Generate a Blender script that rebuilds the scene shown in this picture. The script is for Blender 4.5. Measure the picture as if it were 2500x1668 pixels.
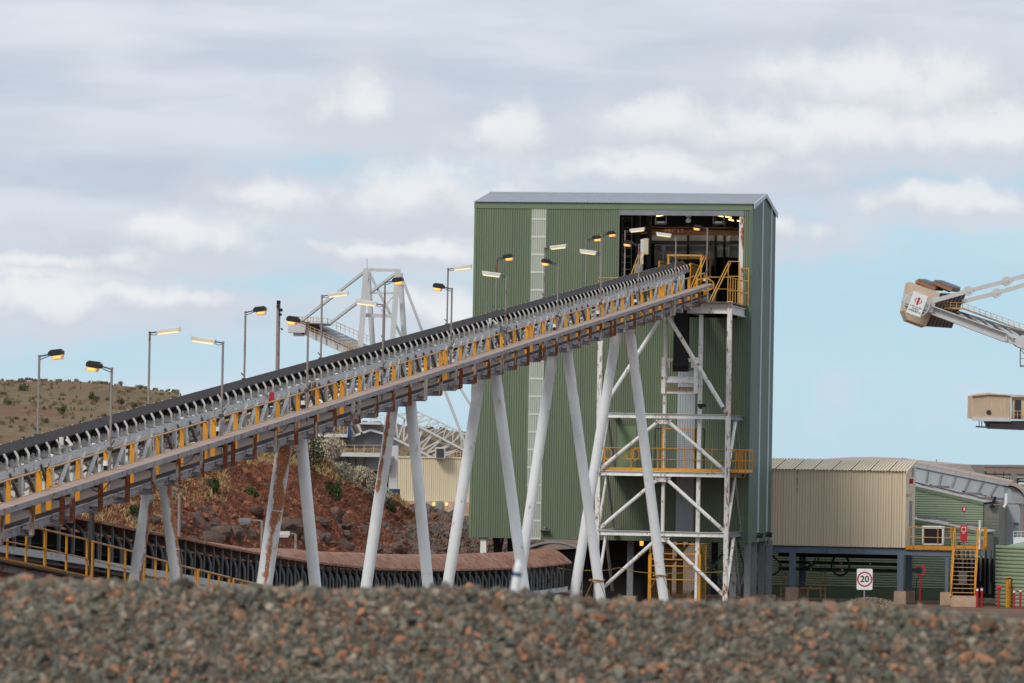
import bpy, math, random
import numpy as np
from mathutils import Vector, Matrix, noise as mnoise
random.seed(7); rng = np.random.default_rng(7)
for o in list(bpy.data.objects): bpy.data.objects.remove(o)
SC = bpy.context.scene
COL = SC.collection
R = math.radians

# ---------------------------------------------------------------- camera
FPX, CXP, CYP, ROLL, CAMZ = 12000., 1250., 834., R(1.0), 6.6
PITCH = math.atan(284. / FPX)
cR, sR, cP, sP = math.cos(ROLL), math.sin(ROLL), math.cos(PITCH), math.sin(PITCH)
cam_d = bpy.data.cameras.new('camera'); cam = bpy.data.objects.new('camera', cam_d); COL.objects.link(cam)
r0, u0, f0 = Vector((1, 0, 0)), Vector((0, -sP, cP)), Vector((0, cP, sP))
cxv, cyv, czv = r0 * cR + u0 * sR, u0 * cR - r0 * sR, -f0
cam.matrix_world = Matrix(((cxv.x, cyv.x, czv.x, 0), (cxv.y, cyv.y, czv.y, 0), (cxv.z, cyv.z, czv.z, CAMZ), (0, 0, 0, 1)))
cam_d.sensor_width = 36.; cam_d.lens = 36. * FPX / 2500.
cam_d.clip_start = 0.5; cam_d.clip_end = 60000.
cam_d.dof.use_dof = True; cam_d.dof.focus_distance = 185.; cam_d.dof.aperture_fstop = 5.4
SC.camera = cam
SC.render.resolution_x, SC.render.resolution_y = 1024, 683

# ---------------------------------------------------------------- node helpers
class NT:
    def __init__(s, tree): s.t = tree; tree.nodes.clear()
    def n(s, typ, **kw):
        nd = s.t.nodes.new(typ)
        for k, v in kw.items():
            if k == 'i':
                for kk, vv in v.items():
                    if hasattr(vv, 'is_output'): s.t.links.new(vv, nd.inputs[kk])
                    else: nd.inputs[kk].default_value = vv
            else: setattr(nd, k, v)
        return nd
    def m(s, op, a, b=None, c=None, clamp=False):
        nd = s.t.nodes.new('ShaderNodeMath'); nd.operation = op; nd.use_clamp = clamp
        for i, v in enumerate((a, b, c)):
            if v is None: continue
            if hasattr(v, 'is_output'): s.t.links.new(v, nd.inputs[i])
            else: nd.inputs[i].default_value = v
        return nd.outputs[0]
    def mix(s, f, a, b, mode='MIX'):
        nd = s.t.nodes.new('ShaderNodeMix'); nd.data_type = 'RGBA'; nd.blend_type = mode
        for i, v in ((0, f), (6, a), (7, b)):
            if hasattr(v, 'is_output'): s.t.links.new(v, nd.inputs[i])
            else: nd.inputs[i].default_value = v if i == 0 else (tuple(v) + (1,) if len(v) == 3 else v)
        return nd.outputs[2]
    def ss(s, v, a, b):   # smoothstep a..b
        nd = s.t.nodes.new('ShaderNodeMapRange'); nd.interpolation_type = 'SMOOTHSTEP'
        s.t.links.new(v, nd.inputs[0])
        nd.inputs[1].default_value = a; nd.inputs[2].default_value = b
        return nd.outputs[0]

def lin(r, g, b):
    f = lambda c: (c / 255 / 12.92) if c / 255 <= .04045 else ((c / 255 + .055) / 1.055) ** 2.4
    return (f(r), f(g), f(b))

# ---------------------------------------------------------------- world: sky with cloud layers
SUN_EL, SUN_AZ = R(38), R(-146)      # azimuth from +Y (view direction) towards +X
w = bpy.data.worlds.new('World'); SC.world = w; w.use_nodes = True
w.cycles.sampling_method = 'MANUAL'; w.cycles.sample_map_resolution = 256
N = NT(w.node_tree)
sky = N.n('ShaderNodeTexSky', sky_type='NISHITA', sun_disc=False, sun_elevation=SUN_EL, sun_rotation=SUN_AZ, air_density=1.0, dust_density=.6, ozone_density=1.5)
tc = N.n('ShaderNodeTexCoord'); sep = N.n('ShaderNodeSeparateXYZ', i={0: tc.outputs['Generated']})
X, Y, Z = sep.outputs
yc = N.m('MAXIMUM', N.m('ABSOLUTE', Y), .25)
U = N.m('MULTIPLY', N.m('DIVIDE', X, yc), 12.0)      # azimuth, thousands of "pixels"
H = N.m('MULTIPLY', N.m('DIVIDE', Z, yc), 12.0)      # height above the horizon, same unit
def skynoise(su, sh, off, detail=6, rough=.55, lac=2.0):
    v = N.n('ShaderNodeCombineXYZ', i={0: N.m('MULTIPLY', U, su), 1: N.m('MULTIPLY', H, sh), 2: off})
    return N.n('ShaderNodeTexNoise', noise_dimensions='3D', i={'Vector': v.outputs[0], 'Scale': 1.0, 'Detail': detail, 'Roughness': rough, 'Lacunarity': lac}).outputs[0]
n_streak = skynoise(.9, 4.2, 3.1, 4, .5)
n_streak2 = skynoise(1.6, 8.0, 9.7, 4, .5)
n_big = skynoise(.8, 1.6, 5.5, 3, .5)
n_puff = skynoise(4.4, 5.0, 1.3, 6, .55)
n_puff2 = skynoise(12., 13.0, 7.3, 6, .6)
base = N.mix(1.0, sky.outputs[0], (.10, .10, .10), 'MULTIPLY')
base = N.mix(.93, base, N.mix(N.ss(H, .0, 1.1), lin(184, 213, 228), lin(158, 205, 230)))
# high grey layer: denser with height, streaky
lay = N.m('ADD', N.m('MULTIPLY', n_streak, .75), N.m('MULTIPLY', n_streak2, .35))
lay = N.m('ADD', lay, N.m('MULTIPLY', N.ss(N.m('SUBTRACT', H, N.m('MULTIPLY', N.ss(U, -1.2, 1.0), .18)), -.05, .6), .38))
lay = N.m('ADD', lay, N.m('MULTIPLY', N.m('SUBTRACT', n_big, .5), .35))
layer_a = N.m('MULTIPLY', N.ss(lay, .56, .86), .95)
def blob(cu, ch, su, sh):
    a = N.m('DIVIDE', N.m('SUBTRACT', U, cu), su); b = N.m('DIVIDE', N.m('SUBTRACT', H, ch), sh)
    return N.m('SUBTRACT', 1.0, N.m('SQRT', N.m('ADD', N.m('MULTIPLY', a, a), N.m('MULTIPLY', b, b))))
def px(x, y): return ((x - 1250) * cR + (y - 834) * sR) / 1000., (284. + (x - 1250) * sR - (y - 834) * cR) / 1000.
# openings of blue between the cloud
op = None
for (x, y, rx, ry) in ((930, 418, 460, 60), (1230, 432, 330, 55), (2360, 430, 420, 95), (2200, 860, 760, 470), (420, 860, 640, 90), (640, 612, 240, 60), (760, 700, 420, 60), (1090, 800, 420, 160), (1960, 640, 260, 160)):
    b = blob(*px(x, y), rx / 1000., ry / 1000.)
    op = b if op is None else N.m('MAXIMUM', op, b)
op = N.ss(N.m('ADD', op, N.m('MULTIPLY', N.m('SUBTRACT', n_streak2, .5), 1.3)), -.2, .7)
layer_a = N.m('MULTIPLY', layer_a, N.m('SUBTRACT', 1.0, N.m('MULTIPLY', op, .85)))
grey = N.mix(N.ss(n_streak2, .32, .7), lin(190, 198, 212), lin(216, 220, 228))
grey = N.mix(N.m('MULTIPLY', N.ss(n_streak, .44, .66), .45), grey, lin(220, 226, 231))
grey = N.mix(N.m('MULTIPLY', N.ss(n_big, .5, .7), .4), grey, lin(184, 193, 209))
col = N.mix(layer_a, base, grey)
# cumulus banks: flat greyish base, ragged white crown
clouds = ((880, 275, 200, 110), (1240, 345, 170, 100), (1640, 315, 340, 110), (1980, 345, 600, 90), (2140, 235, 430, 190), (2440, 345, 400, 100),
          (980, 500, 400, 115), (700, 490, 260, 85), (430, 590, 380, 90), (80, 750, 330, 100), (360, 735, 380, 55), (1890, 570, 210, 65), (1600, 430, 420, 65), (2330, 505, 330, 55), (130, 655, 420, 55), (1080, 765, 300, 80), (980, 625, 380, 45))
w1 = skynoise(5.5, 6., 21.3, 4, .5); w2 = skynoise(6.5, 5., 31.7, 4, .5)
U0, H0 = U, H
U = N.m('ADD', U0, N.m('MULTIPLY', N.m('SUBTRACT', w1, .5), .30)); H = N.m('ADD', H0, N.m('MULTIPLY', N.m('SUBTRACT', w2, .5), .12))
cu = None; cl = None
for (x, y, rx, ry) in clouds:
    b = blob(*px(x, y), rx / 1000., ry / 1000.); cu = b if cu is None else N.m('MAXIMUM', cu, b)
    b = blob(*px(x, y - ry * .40), rx * .85 / 1000., ry * .75 / 1000.); cl = b if cl is None else N.m('MAXIMUM', cl, b)
U, H = U0, H0
edge = N.m('ADD', N.m('MULTIPLY', N.m('SUBTRACT', n_puff, .5), 1.35), N.m('MULTIPLY', N.m('SUBTRACT', n_puff2, .5), .65))
cd = N.m('ADD', cu, edge)
col = N.mix(N.m('MULTIPLY', N.ss(N.m('ADD', cu, edge), -.5, .3), .6), col, lin(203, 208, 218))
cu_a = N.m('MULTIPLY', N.ss(cd, -.05, .66), .88)
ccol = N.mix(N.ss(N.m('ADD', cl, N.m('MULTIPLY', edge, .9)), -.08, .75), lin(203, 208, 218), lin(231, 232, 234))
col = N.mix(cu_a, col, ccol)
low = N.m('MULTIPLY', N.ss(N.m('ADD', n_puff, N.m('MULTIPLY', n_streak, .5)), .80, 1.02), .3)
col = N.mix(low, col, lin(206, 213, 222))
col = N.mix(N.ss(Z, -.004, -.03), col, (.16, .14, .12))
bg = N.n('ShaderNodeBackground', i={'Color': col, 'Strength': .9})
out = N.n('ShaderNodeOutputWorld', i={0: bg.outputs[0]})

# ---------------------------------------------------------------- sun (thin cloud) and exposure
sd = bpy.data.lights.new('sun', 'SUN'); sd.energy = 1.5; sd.angle = R(14); sd.color = (1.0, .94, .85)
sun = bpy.data.objects.new('sun', sd); COL.objects.link(sun)
sdir = Vector((math.sin(SUN_AZ) * math.cos(SUN_EL), math.cos(SUN_AZ) * math.cos(SUN_EL), math.sin(SUN_EL)))
sun.rotation_euler = sdir.to_track_quat('Z', 'Y').to_euler(); sun.location = (0, 0, 60)
SC.view_settings.view_transform = 'Standard'; SC.view_settings.look = 'None'
SC.view_settings.gamma = 1.0; SC.view_settings.exposure = 0.26; SC.view_settings.use_curve_mapping = False
SC.cycles.use_denoising = True
SC.cycles.use_adaptive_sampling = True; SC.cycles.adaptive_threshold = .02; SC.cycles.max_bounces = 5; SC.cycles.diffuse_bounces = 2; SC.cycles.glossy_bounces = 2; SC.cycles.transparent_max_bounces = 8

# ---------------------------------------------------------------- placement helpers
def W(px_, py_, Yd):
    """world point at forward distance Yd seen at photo position (px_, py_)"""
    dx, dy = px_ - CXP, py_ - CYP
    u = dx * cR + dy * sR; v = -dx * sR + dy * cR
    d = Vector((u, FPX * cP + v * sP, FPX * sP - v * cP)); d *= Yd / d.y
    return Vector((d.x, d.y, d.z + CAMZ))
DH = Vector((.17859, .98392, 0)).normalized(); VV = Vector((DH.y, -DH.x, 0)); SL = .08201
AX = Vector((-12.33835, 115.7411, 0)); AZ = 6.11404
ANG = -math.atan2(DH.x, DH.y)
def FW(v, s, z): return AX + VV * v + DH * s + Vector((0, 0, z))       # plant frame -> world
def vz(px_, py_, s):
    """plant-frame (v, z) of the photo position on the plane s = const"""
    p1 = W(px_, py_, 100.); d = p1 - Vector((0, 0, CAMZ))
    o = Vector((0, 0, CAMZ)) - AX
    t = (s - o.dot(DH)) / d.dot(DH)
    p = o + d * t
    return p.dot(VV), p.z
def cz(s, w_): return AZ + SL * s + w_                                  # height of conveyor offset w_ at station s

# ---------------------------------------------------------------- mesh builder
class MB:
    def __init__(s): s.v = []; s.f = []; s.mi = []; s.sm = []; s.cur = 0
    def add(s, verts, faces, smooth=False):
        b = len(s.v); s.v += [tuple(p) for p in verts]
        for f in faces: s.f.append(tuple(b + i for i in f)); s.mi.append(s.cur); s.sm.append(smooth)
        return s
    def box(s, a, b):
        (x0, y0, z0), (x1, y1, z1) = a, b
        return s.add([(x0, y0, z0), (x1, y0, z0), (x1, y1, z0), (x0, y1, z0), (x0, y0, z1), (x1, y0, z1), (x1, y1, z1), (x0, y1, z1)],
                     [(0, 3, 2, 1), (4, 5, 6, 7), (0, 1, 5, 4), (1, 2, 6, 5), (2, 3, 7, 6), (3, 0, 4, 7)])
    def bar(s, p, q, w_, h, up=(0, 0, 1)):
        p, q = Vector(p), Vector(q); d = (q - p).normalized(); up = Vector(up)
        if abs(d.dot(up)) > .98: up = Vector((0, 1, 0)) if abs(d.y) < .9 else Vector((1, 0, 0))
        x = d.cross(up).normalized(); y = x.cross(d).normalized()
        c = [p - x * w_ / 2 - y * h / 2, p + x * w_ / 2 - y * h / 2, p + x * w_ / 2 + y * h / 2, p - x * w_ / 2 + y * h / 2]
        c += [k + (q - p) for k in c]
        return s.add(c, [(3, 2, 1, 0), (4, 5, 6, 7), (0, 1, 5, 4), (1, 2, 6, 5), (2, 3, 7, 6), (3, 0, 4, 7)])
    def ibeam(s, p, q, w_, h, t=.02, up=(0, 0, 1)):
        p, q = Vector(p), Vector(q); d = (q - p).normalized(); upv = Vector(up)
        if abs(d.dot(upv)) > .98: upv = Vector((0, 1, 0))
        x = d.cross(upv).normalized(); y = x.cross(d).normalized()
        o = y * (h / 2 - t / 2)
        s.bar(p + o, q + o, w_, t, upv); s.bar(p - o, q - o, w_, t, upv); s.bar(p, q, t * .8, h - 2 * t, upv)
        return s
    def tube(s, p, q, r, r2=None, n=10, cap=True):
        p, q = Vector(p), Vector(q); r2 = r if r2 is None else r2
        d = (q - p).normalized(); a = Vector((0, 0, 1)) if abs(d.z) < .9 else Vector((1, 0, 0))
        x = d.cross(a).normalized(); y = d.cross(x)
        vs = []
        for i in range(n):
            t = 2 * math.pi * i / n; e = x * math.cos(t) + y * math.sin(t)
            vs.append(p + e * r); vs.append(q + e * r2)
        s.add(vs, [(2 * i, 2 * i + 1, (2 * i + 3) % (2 * n), (2 * i + 2) % (2 * n)) for i in range(n)], True)
        if cap:
            s.add([vs[2 * i] for i in range(n)], [tuple(range(n))]); s.add([vs[2 * i + 1] for i in range(n)], [tuple(reversed(range(n)))])
        return s
    def path(s, pts, r, n=7):
        pts = [Vector(p) for p in pts]
        rings = []
        for i, p in enumerate(pts):
            d = (pts[min(i + 1, len(pts) - 1)] - pts[max(i - 1, 0)]).normalized()
            a = Vector((0, 0, 1)) if abs(d.z) < .9 else Vector((1, 0, 0))
            x = d.cross(a).normalized(); y = d.cross(x)
            if rings and x.dot(px_) < 0: x = -x; y = -y
            px_ = x
            rings.append([p + (x * math.cos(2 * math.pi * k / n) + y * math.sin(2 * math.pi * k / n)) * r for k in range(n)])
        vs = [k for rg in rings for k in rg]
        fs = [(i * n + k, i * n + (k + 1) % n, (i + 1) * n + (k + 1) % n, (i + 1) * n + k) for i in range(len(pts) - 1) for k in range(n)]
        s.add(vs, fs, True); s.add(rings[0], [tuple(range(n))]); s.add(rings[-1], [tuple(reversed(range(n)))])
        return s
    def prism(s, pts, ext):
        """polygon pts (3d) extruded by vector ext"""
        n = len(pts); pts = [Vector(p) for p in pts]; ext = Vector(ext)
        vs = pts + [p + ext for p in pts]
        return s.add(vs, [tuple(range(n)), tuple(reversed(range(n, 2 * n)))] + [(i, i + n, (i + 1) % n + n, (i + 1) % n) for i in range(n)])
    def corr(s, o, u, vdir, nrm, wid, hei, pitch, dep, groove=.34, rows=1, hfun=None):
        """ribbed sheet: origin o, along u, up vdir, outward nrm; crests proud by dep"""
        o, u, vdir, nrm = Vector(o), Vector(u), Vector(vdir), Vector(nrm)
        us = []; k = 0; x = 0.
        prof = ((0, 0), (groove * .6, 0), (groove, 1), (.94, 1))
        while x < wid - 1e-6:
            for a, b in prof:
                xx = x + a * pitch
                if xx <= wid: us.append((xx, b * dep))
            x += pitch
        us.append((wid, us[-1][1]))
        vs = []
        for i in range(rows + 1):
            for (xx, dd) in us:
                hh = (hfun(xx) if hfun else hei) * i / rows
                vs.append(o + u * xx + vdir * hh + nrm * dd)
        m_ = len(us)
        return s.add(vs, [(r_ * m_ + i, r_ * m_ + i + 1, (r_ + 1) * m_ + i + 1, (r_ + 1) * m_ + i) for r_ in range(rows) for i in range(m_ - 1)])
    def mesh(s, name, mats, base=(0, 0, 0)):
        me = bpy.data.meshes.new(name); b = Vector(base)
        me.from_pydata([Vector(p) - b for p in s.v], [], s.f)
        for m_ in (mats if isinstance(mats, (list, tuple)) else [mats]): me.materials.append(m_)
        me.polygons.foreach_set('material_index', s.mi); me.polygons.foreach_set('use_smooth', s.sm)
        me.update(); return me

class T:
    """a thing: an Empty at its base; frame=True puts its parts in the plant frame (v, s, z)"""
    def __init__(s, name, label, cat, base, frame=True, group=None, kind=None):
        s.base = Vector(base); s.frame = frame
        s.o = bpy.data.objects.new(name, None); COL.objects.link(s.o)
        s.o.location = FW(*base) if frame else s.base
        if frame: s.o.rotation_euler = (0, 0, ANG)
        tag(s.o, label, cat, group, kind)
    def part(s, name, mb, mats, parent=None, label=None):
        ob = bpy.data.objects.new(name, mb.mesh(name, mats, s.base)); COL.objects.link(ob); ob.parent = parent or s.o
        if label: ob['label'] = label
        return ob
    def put(s, name, me, loc, parent=None, rot=None, scale=None):
        """shared mesh placed at plant-frame/world location loc"""
        ob = bpy.data.objects.new(name, me); COL.objects.link(ob); ob.parent = parent or s.o
        l = Vector(loc) - (Vector(loc) * 0 if False else s.base)
        if parent is not None: l = l - parent.location
        ob.location = l
        if rot: ob.rotation_euler = rot
        if scale: ob.scale = scale
        return ob
def tag(o, label=None, cat=None, group=None, kind=None):
    if label: o['label'] = label
    if cat: o['category'] = cat
    if group: o['group'] = group
    if kind: o['kind'] = kind
    return o
def solo(name, mb, mats, label, cat, base, frame=True, group=None, kind=None):
    o = bpy.data.objects.new(name, mb.mesh(name, mats, base)); COL.objects.link(o)
    o.location = FW(*base) if frame else Vector(base)
    if frame: o.rotation_euler = (0, 0, ANG)
    return tag(o, label, cat, group, kind)
ORD = ['first', 'second', 'third', 'fourth', 'fifth', 'sixth', 'seventh', 'eighth', 'ninth', 'tenth', 'eleventh', 'twelfth', 'thirteenth', 'fourteenth', 'fifteenth', 'sixteenth']

# ---------------------------------------------------------------- materials
MATS = {}
def mat(name, rgb, rough=.6, metal=0., var=.12, vscale=3., rust=0., rscale=2.5, rcol=(122, 70, 42), streak=1., bump=0., bscale=30., dirt=None, dirta=.0, spec=.4, emit=None, es=1., ov=0., attr=None):
    m = bpy.data.materials.new(name); m.use_nodes = True; MATS[name] = m
    n = NT(m.node_tree)
    t = n.n('ShaderNodeTexCoord'); inf = n.n('ShaderNodeObjectInfo')
    off = n.n('ShaderNodeVectorMath', operation='ADD', i={0: t.outputs['Object']})
    rv = n.n('ShaderNodeCombineXYZ', i={0: n.m('MULTIPLY', inf.outputs['Random'], 37.), 1: n.m('MULTIPLY', inf.outputs['Random'], 91.), 2: n.m('MULTIPLY', inf.outputs['Random'], 53.)})
    n.t.links.new(rv.outputs[0], off.inputs[1])
    mp = n.n('ShaderNodeMapping', i={'Vector': off.outputs[0], 'Scale': (1, 1, 1. / streak)})
    nz = n.n('ShaderNodeTexNoise', i={'Vector': mp.outputs[0], 'Scale': vscale, 'Detail': 6., 'Roughness': .6}).outputs[0]
    c = lin(*rgb)
    col = n.mix(n.ss(nz, .25, .75), tuple(k * (1 - var) for k in c), tuple(min(1, k * (1 + var)) for k in c))
    if dirta:
        nd = n.n('ShaderNodeTexNoise', i={'Vector': mp.outputs[0], 'Scale': vscale * .37, 'Detail': 5., 'Roughness': .65}).outputs[0]
        col = n.mix(n.m('MULTIPLY', n.ss(nd, .42, .7), dirta), col, lin(*dirt))
    col = n.mix(1., col, n.n('ShaderNodeCombineColor', i={0: n.m('ADD', 1 - ov / 2, n.m('MULTIPLY', inf.outputs['Random'], ov)), 1: n.m('ADD', 1 - ov / 2, n.m('MULTIPLY', inf.outputs['Random'], ov)), 2: n.m('ADD', 1 - ov / 2, n.m('MULTIPLY', inf.outputs['Random'], ov))}).outputs[0], 'MULTIPLY') if ov else col
    rg = rough
    if rust:
        nr = n.n('ShaderNodeTexNoise', i={'Vector': mp.outputs[0], 'Scale': rscale, 'Detail': 9., 'Roughness': .68}).outputs[0]
        if attr:
            at_ = n.n('ShaderNodeAttribute', attribute_name=attr).outputs['Fac']; nr = n.m('ADD', nr, n.m('MULTIPLY', at_, .32))
        ra = n.ss(nr, .70 - .42 * rust, .76 - .38 * rust)
        nf = n.n('ShaderNodeTexNoise', i={'Vector': off.outputs[0], 'Scale': rscale * 7, 'Detail': 4.}).outputs[0]
        if attr: ra = n.m('MULTIPLY', n.ss(nr, .60, .74), n.ss(nf, .22, .46))
        rc = lin(*rcol)
        col = n.mix(ra, col, n.mix(n.ss(nf, .3, .7), tuple(k * .55 for k in rc), tuple(k * 1.25 for k in rc)))
        rg = n.m('ADD', rough, n.m('MULTIPLY', ra, .9 - rough))
    bs = n.n('ShaderNodeBsdfPrincipled', i={'Base Color': col, 'Roughness': rg, 'Metallic': metal, 'Specular IOR Level': spec})
    if bump:
        nb = n.n('ShaderNodeTexNoise', i={'Vector': off.outputs[0], 'Scale': bscale, 'Detail': 5.}).outputs[0]
        bp = n.n('ShaderNodeBump', i={'Strength': bump, 'Height': nb, 'Distance': .05}); n.t.links.new(bp.outputs[0], bs.inputs['Normal'])
    if emit: bs.inputs['Emission Color'].default_value = lin(*emit) + (1,); bs.inputs['Emission Strength'].default_value = es
    n.n('ShaderNodeOutputMaterial', i={0: bs.outputs[0]})
    return m
M_white = mat('white_paint', (234, 235, 232), .55, var=.06, vscale=2., rust=.30, rscale=6., rcol=(150, 96, 62), streak=2., dirt=(190, 176, 160), dirta=.4, ov=.12)
M_whiteclean = mat('tube_white_paint', (234, 238, 239), .5, var=.05, vscale=1.2, rust=.20, rscale=3.2, rcol=(176, 112, 70), streak=2.2, dirt=(198, 190, 180), dirta=.3, attr='rust')
M_whitemed = mat('white_paint_flaking', (228, 228, 224), .55, var=.06, vscale=2., rust=.40, rscale=6., rcol=(156, 98, 62), streak=3, dirt=(192, 166, 140), dirta=.45, ov=.12)
M_rusty = mat('rusting_white_paint', (205, 204, 200), .7, var=.1, vscale=2., rust=.5, rscale=5., rcol=(140, 84, 54), streak=3)
M_channel = mat('rust_eaten_paint', (208, 200, 190), .75, var=.1, vscale=3., rust=.64, rscale=2.6, rcol=(142, 82, 50), streak=3.5, ov=.3)
M_stringer = mat('pale_blue_grey_paint', (206, 211, 213), .55, var=.06, rust=.28, rscale=5., rcol=(150, 100, 70), dirt=(180, 170, 158), dirta=.35)
M_chan = mat('dusty_grey_channel', (150, 150, 155), .6, var=.08, rust=.36, rscale=4., rcol=(126, 80, 58), streak=.6, dirt=(142, 122, 108), dirta=.5, ov=.16)
M_darksteel = mat('dark_grey_steel', (66, 66, 68), .65, var=.15, rust=.3)
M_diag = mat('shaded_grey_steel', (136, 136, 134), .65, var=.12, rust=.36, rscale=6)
M_tray = mat('dusty_zinc_cover', (176, 154, 140), .7, var=.06, dirt=(172, 140, 120), dirta=.5, vscale=1.5, ov=.12)
M_grate = mat('dusty_grating', (116, 102, 94), .8, var=.2, vscale=8)
M_black = mat('black_steel', (24, 24, 26), .6, var=.2)
M_belt = mat('dusty_belt_top', (66, 61, 62), .85, var=.12, vscale=2., dirt=(80, 70, 66), dirta=.4)
M_rubber = mat('black_rubber', (20, 20, 22), .6, var=.2)
M_roller = mat('roller_black', (30, 31, 33), .45, var=.3)
M_idler = mat('idler_light_grey', (226, 224, 216), .6, var=.08, rust=.28, rscale=8, dirt=(184, 166, 148), dirta=.4)
M_yellow = mat('safety_yellow', (216, 148, 30), .55, var=.08, rust=.22, rscale=5, rcol=(140, 84, 40), dirt=(172, 116, 52), dirta=.4, ov=.22)
M_yellowfade = mat('sun_faded_yellow', (206, 156, 70), .6, var=.08, rust=.24, rscale=5, dirt=(170, 124, 70), dirta=.3, ov=.15)
M_tan = mat('faded_yellow_rail', (206, 164, 116), .65, var=.1, rust=.3, rscale=6, rcol=(170, 110, 74))
M_pole = mat('weathered_pole', (146, 138, 134), .6, var=.1, rust=.35, rscale=3, rcol=(130, 90, 76), streak=3)
M_lampbody = mat('lamp_black', (34, 34, 36), .5)
M_batten = mat('lamp_white', (214, 214, 208), .5)
M_orange = mat('sodium_lens', (255, 176, 90), .3, emit=(255, 160, 52), es=1.5, var=.02)
M_orangeoff = mat('sodium_glass', (224, 186, 158), .25, emit=(255, 160, 90), es=.22, var=.02)
M_tubelit = mat('fluoro_lens', (240, 228, 190), .3, emit=(250, 226, 160), es=.42, var=.02)
M_tubelit2 = mat('indoor_fluoro', (250, 235, 160), .3, emit=(255, 214, 110), es=3., var=.02)
M_bayfill = mat('added_bay_fill', (250, 240, 220), .3, emit=(255, 240, 215), es=24., var=.02)  # strong glow for the added battens hidden above the bay opening
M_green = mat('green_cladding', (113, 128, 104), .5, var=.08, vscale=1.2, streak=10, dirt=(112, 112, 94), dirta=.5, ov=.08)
M_greenshade = mat('green_cladding_shaded', (88, 110, 99), .5, var=.05, vscale=.7, streak=6, ov=.05)  # darker copy of the green cladding: side wall's shade put into the colour
M_greentrim = mat('green_flashing', (112, 132, 102), .5, var=.04)
M_trans = mat('translucent_sheet', (190, 196, 184), .45, var=.07, vscale=1.2, streak=4, dirt=(150, 158, 146), dirta=.4)
M_transband = mat('translucent_lap', (212, 216, 206), .5, var=.05)
M_zinc = mat('galvanised_roof', (176, 182, 187), .5, metal=.1, var=.07, vscale=1.5)
M_flash = mat('pale_flashing', (176, 192, 200), .45, var=.05)
M_inwall = mat('inner_liner', (168, 168, 170), .7, var=.2, vscale=2.2)
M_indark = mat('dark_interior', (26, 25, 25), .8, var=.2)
M_crane = mat('crane_girder_brown', (78, 44, 22), .6, var=.12)
M_cranetxt = mat('crane_lettering', (150, 112, 82), .6)
M_grey = mat('mid_grey_paint', (132, 136, 140), .6, var=.1, dirt=(110, 108, 106), dirta=.4)
M_cabinet = mat('cream_cabinet', (206, 198, 178), .5, var=.05)
M_concrete = mat('dusty_concrete', (190, 166, 142), .9, var=.1, vscale=2.5, bump=.3, dirt=(160, 126, 100), dirta=.6)
M_bluecol = mat('slate_blue_paint', (98, 114, 132), .5, var=.06, dirt=(120, 120, 120), dirta=.2)
M_beige = mat('beige_cladding', (222, 207, 180), .55, var=.03, vscale=.8, streak=5, dirt=(202, 178, 150), dirta=.25)
M_cream = mat('cream_cladding', (222, 208, 178), .55, var=.03, vscale=.8)
M_greenh = mat('green_shed_cladding', (154, 168, 142), .5, var=.04, vscale=.9, ov=.06)
M_greenpl = mat('green_plinth', (96, 112, 90), .7, var=.08)
M_tank = mat('green_tank', (136, 152, 126), .5, var=.05)
M_shedroof = mat('pale_roof', (186, 180, 174), .6, var=.06, dirt=(170, 150, 136), dirta=.4)
M_solar = mat('dark_ridge_vent', (110, 106, 112), .5)
M_duct = mat('grey_duct', (160, 168, 174), .5, var=.07, vscale=1.5, dirt=(168, 150, 136), dirta=.35)
M_ducttop = mat('dusty_duct_roof', (168, 150, 138), .7, var=.08)
M_block = mat('grey_block', (126, 126, 118), .85, var=.1)
M_red = mat('red_paint', (186, 36, 46), .5, var=.06)
M_signred = mat('sign_red', (178, 20, 44), .5, var=.02)
M_signwhite = mat('sign_white', (232, 234, 234), .5, var=.02)
M_ink = mat('sign_black', (24, 28, 32), .5)
M_hose = mat('black_hose', (16, 17, 20), .5)
M_wood = mat('weathered_timber', (150, 128, 100), .85, var=.25, vscale=6)
M_hood = mat('rusty_hood_roof', (158, 114, 92), .8, var=.18, vscale=2.4, rust=.45, rscale=3., rcol=(136, 82, 58), dirt=(180, 150, 132), dirta=.5, ov=.16)
M_rib = mat('hood_rib_grey', (128, 130, 132), .65, var=.1, rust=.25)
M_far = mat('far_white_steel', (200, 202, 202), .55, var=.04, vscale=.4, dirt=(196, 178, 160), dirta=.25)
M_fargrey = mat('far_grey_steel', (106, 108, 112), .6, var=.08, vscale=.4)
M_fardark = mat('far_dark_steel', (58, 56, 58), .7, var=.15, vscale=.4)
M_farrust = mat('far_belt_brown', (132, 118, 110), .8, var=.1, vscale=.5)
M_faryellow = mat('far_yellow', (206, 170, 118), .6, var=.05)
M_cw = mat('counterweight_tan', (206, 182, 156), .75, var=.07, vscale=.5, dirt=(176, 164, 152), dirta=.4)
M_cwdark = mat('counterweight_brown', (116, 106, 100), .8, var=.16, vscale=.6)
M_cwtop = mat('counterweight_brick', (150, 112, 84), .85, var=.15, vscale=.8)
M_slate = mat('slate_lid', (98, 100, 110), .7, var=.1)
M_rope = mat('yellow_rope', (156, 124, 52), .9, var=.2)
M_blue = mat('blue_cover', (36, 72, 112), .6)
M_lead = mat('mesh_wire', (120, 92, 30), .6)
M_meshgrey = mat('mesh_wire_grey', (88, 92, 90), .6)

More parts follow.
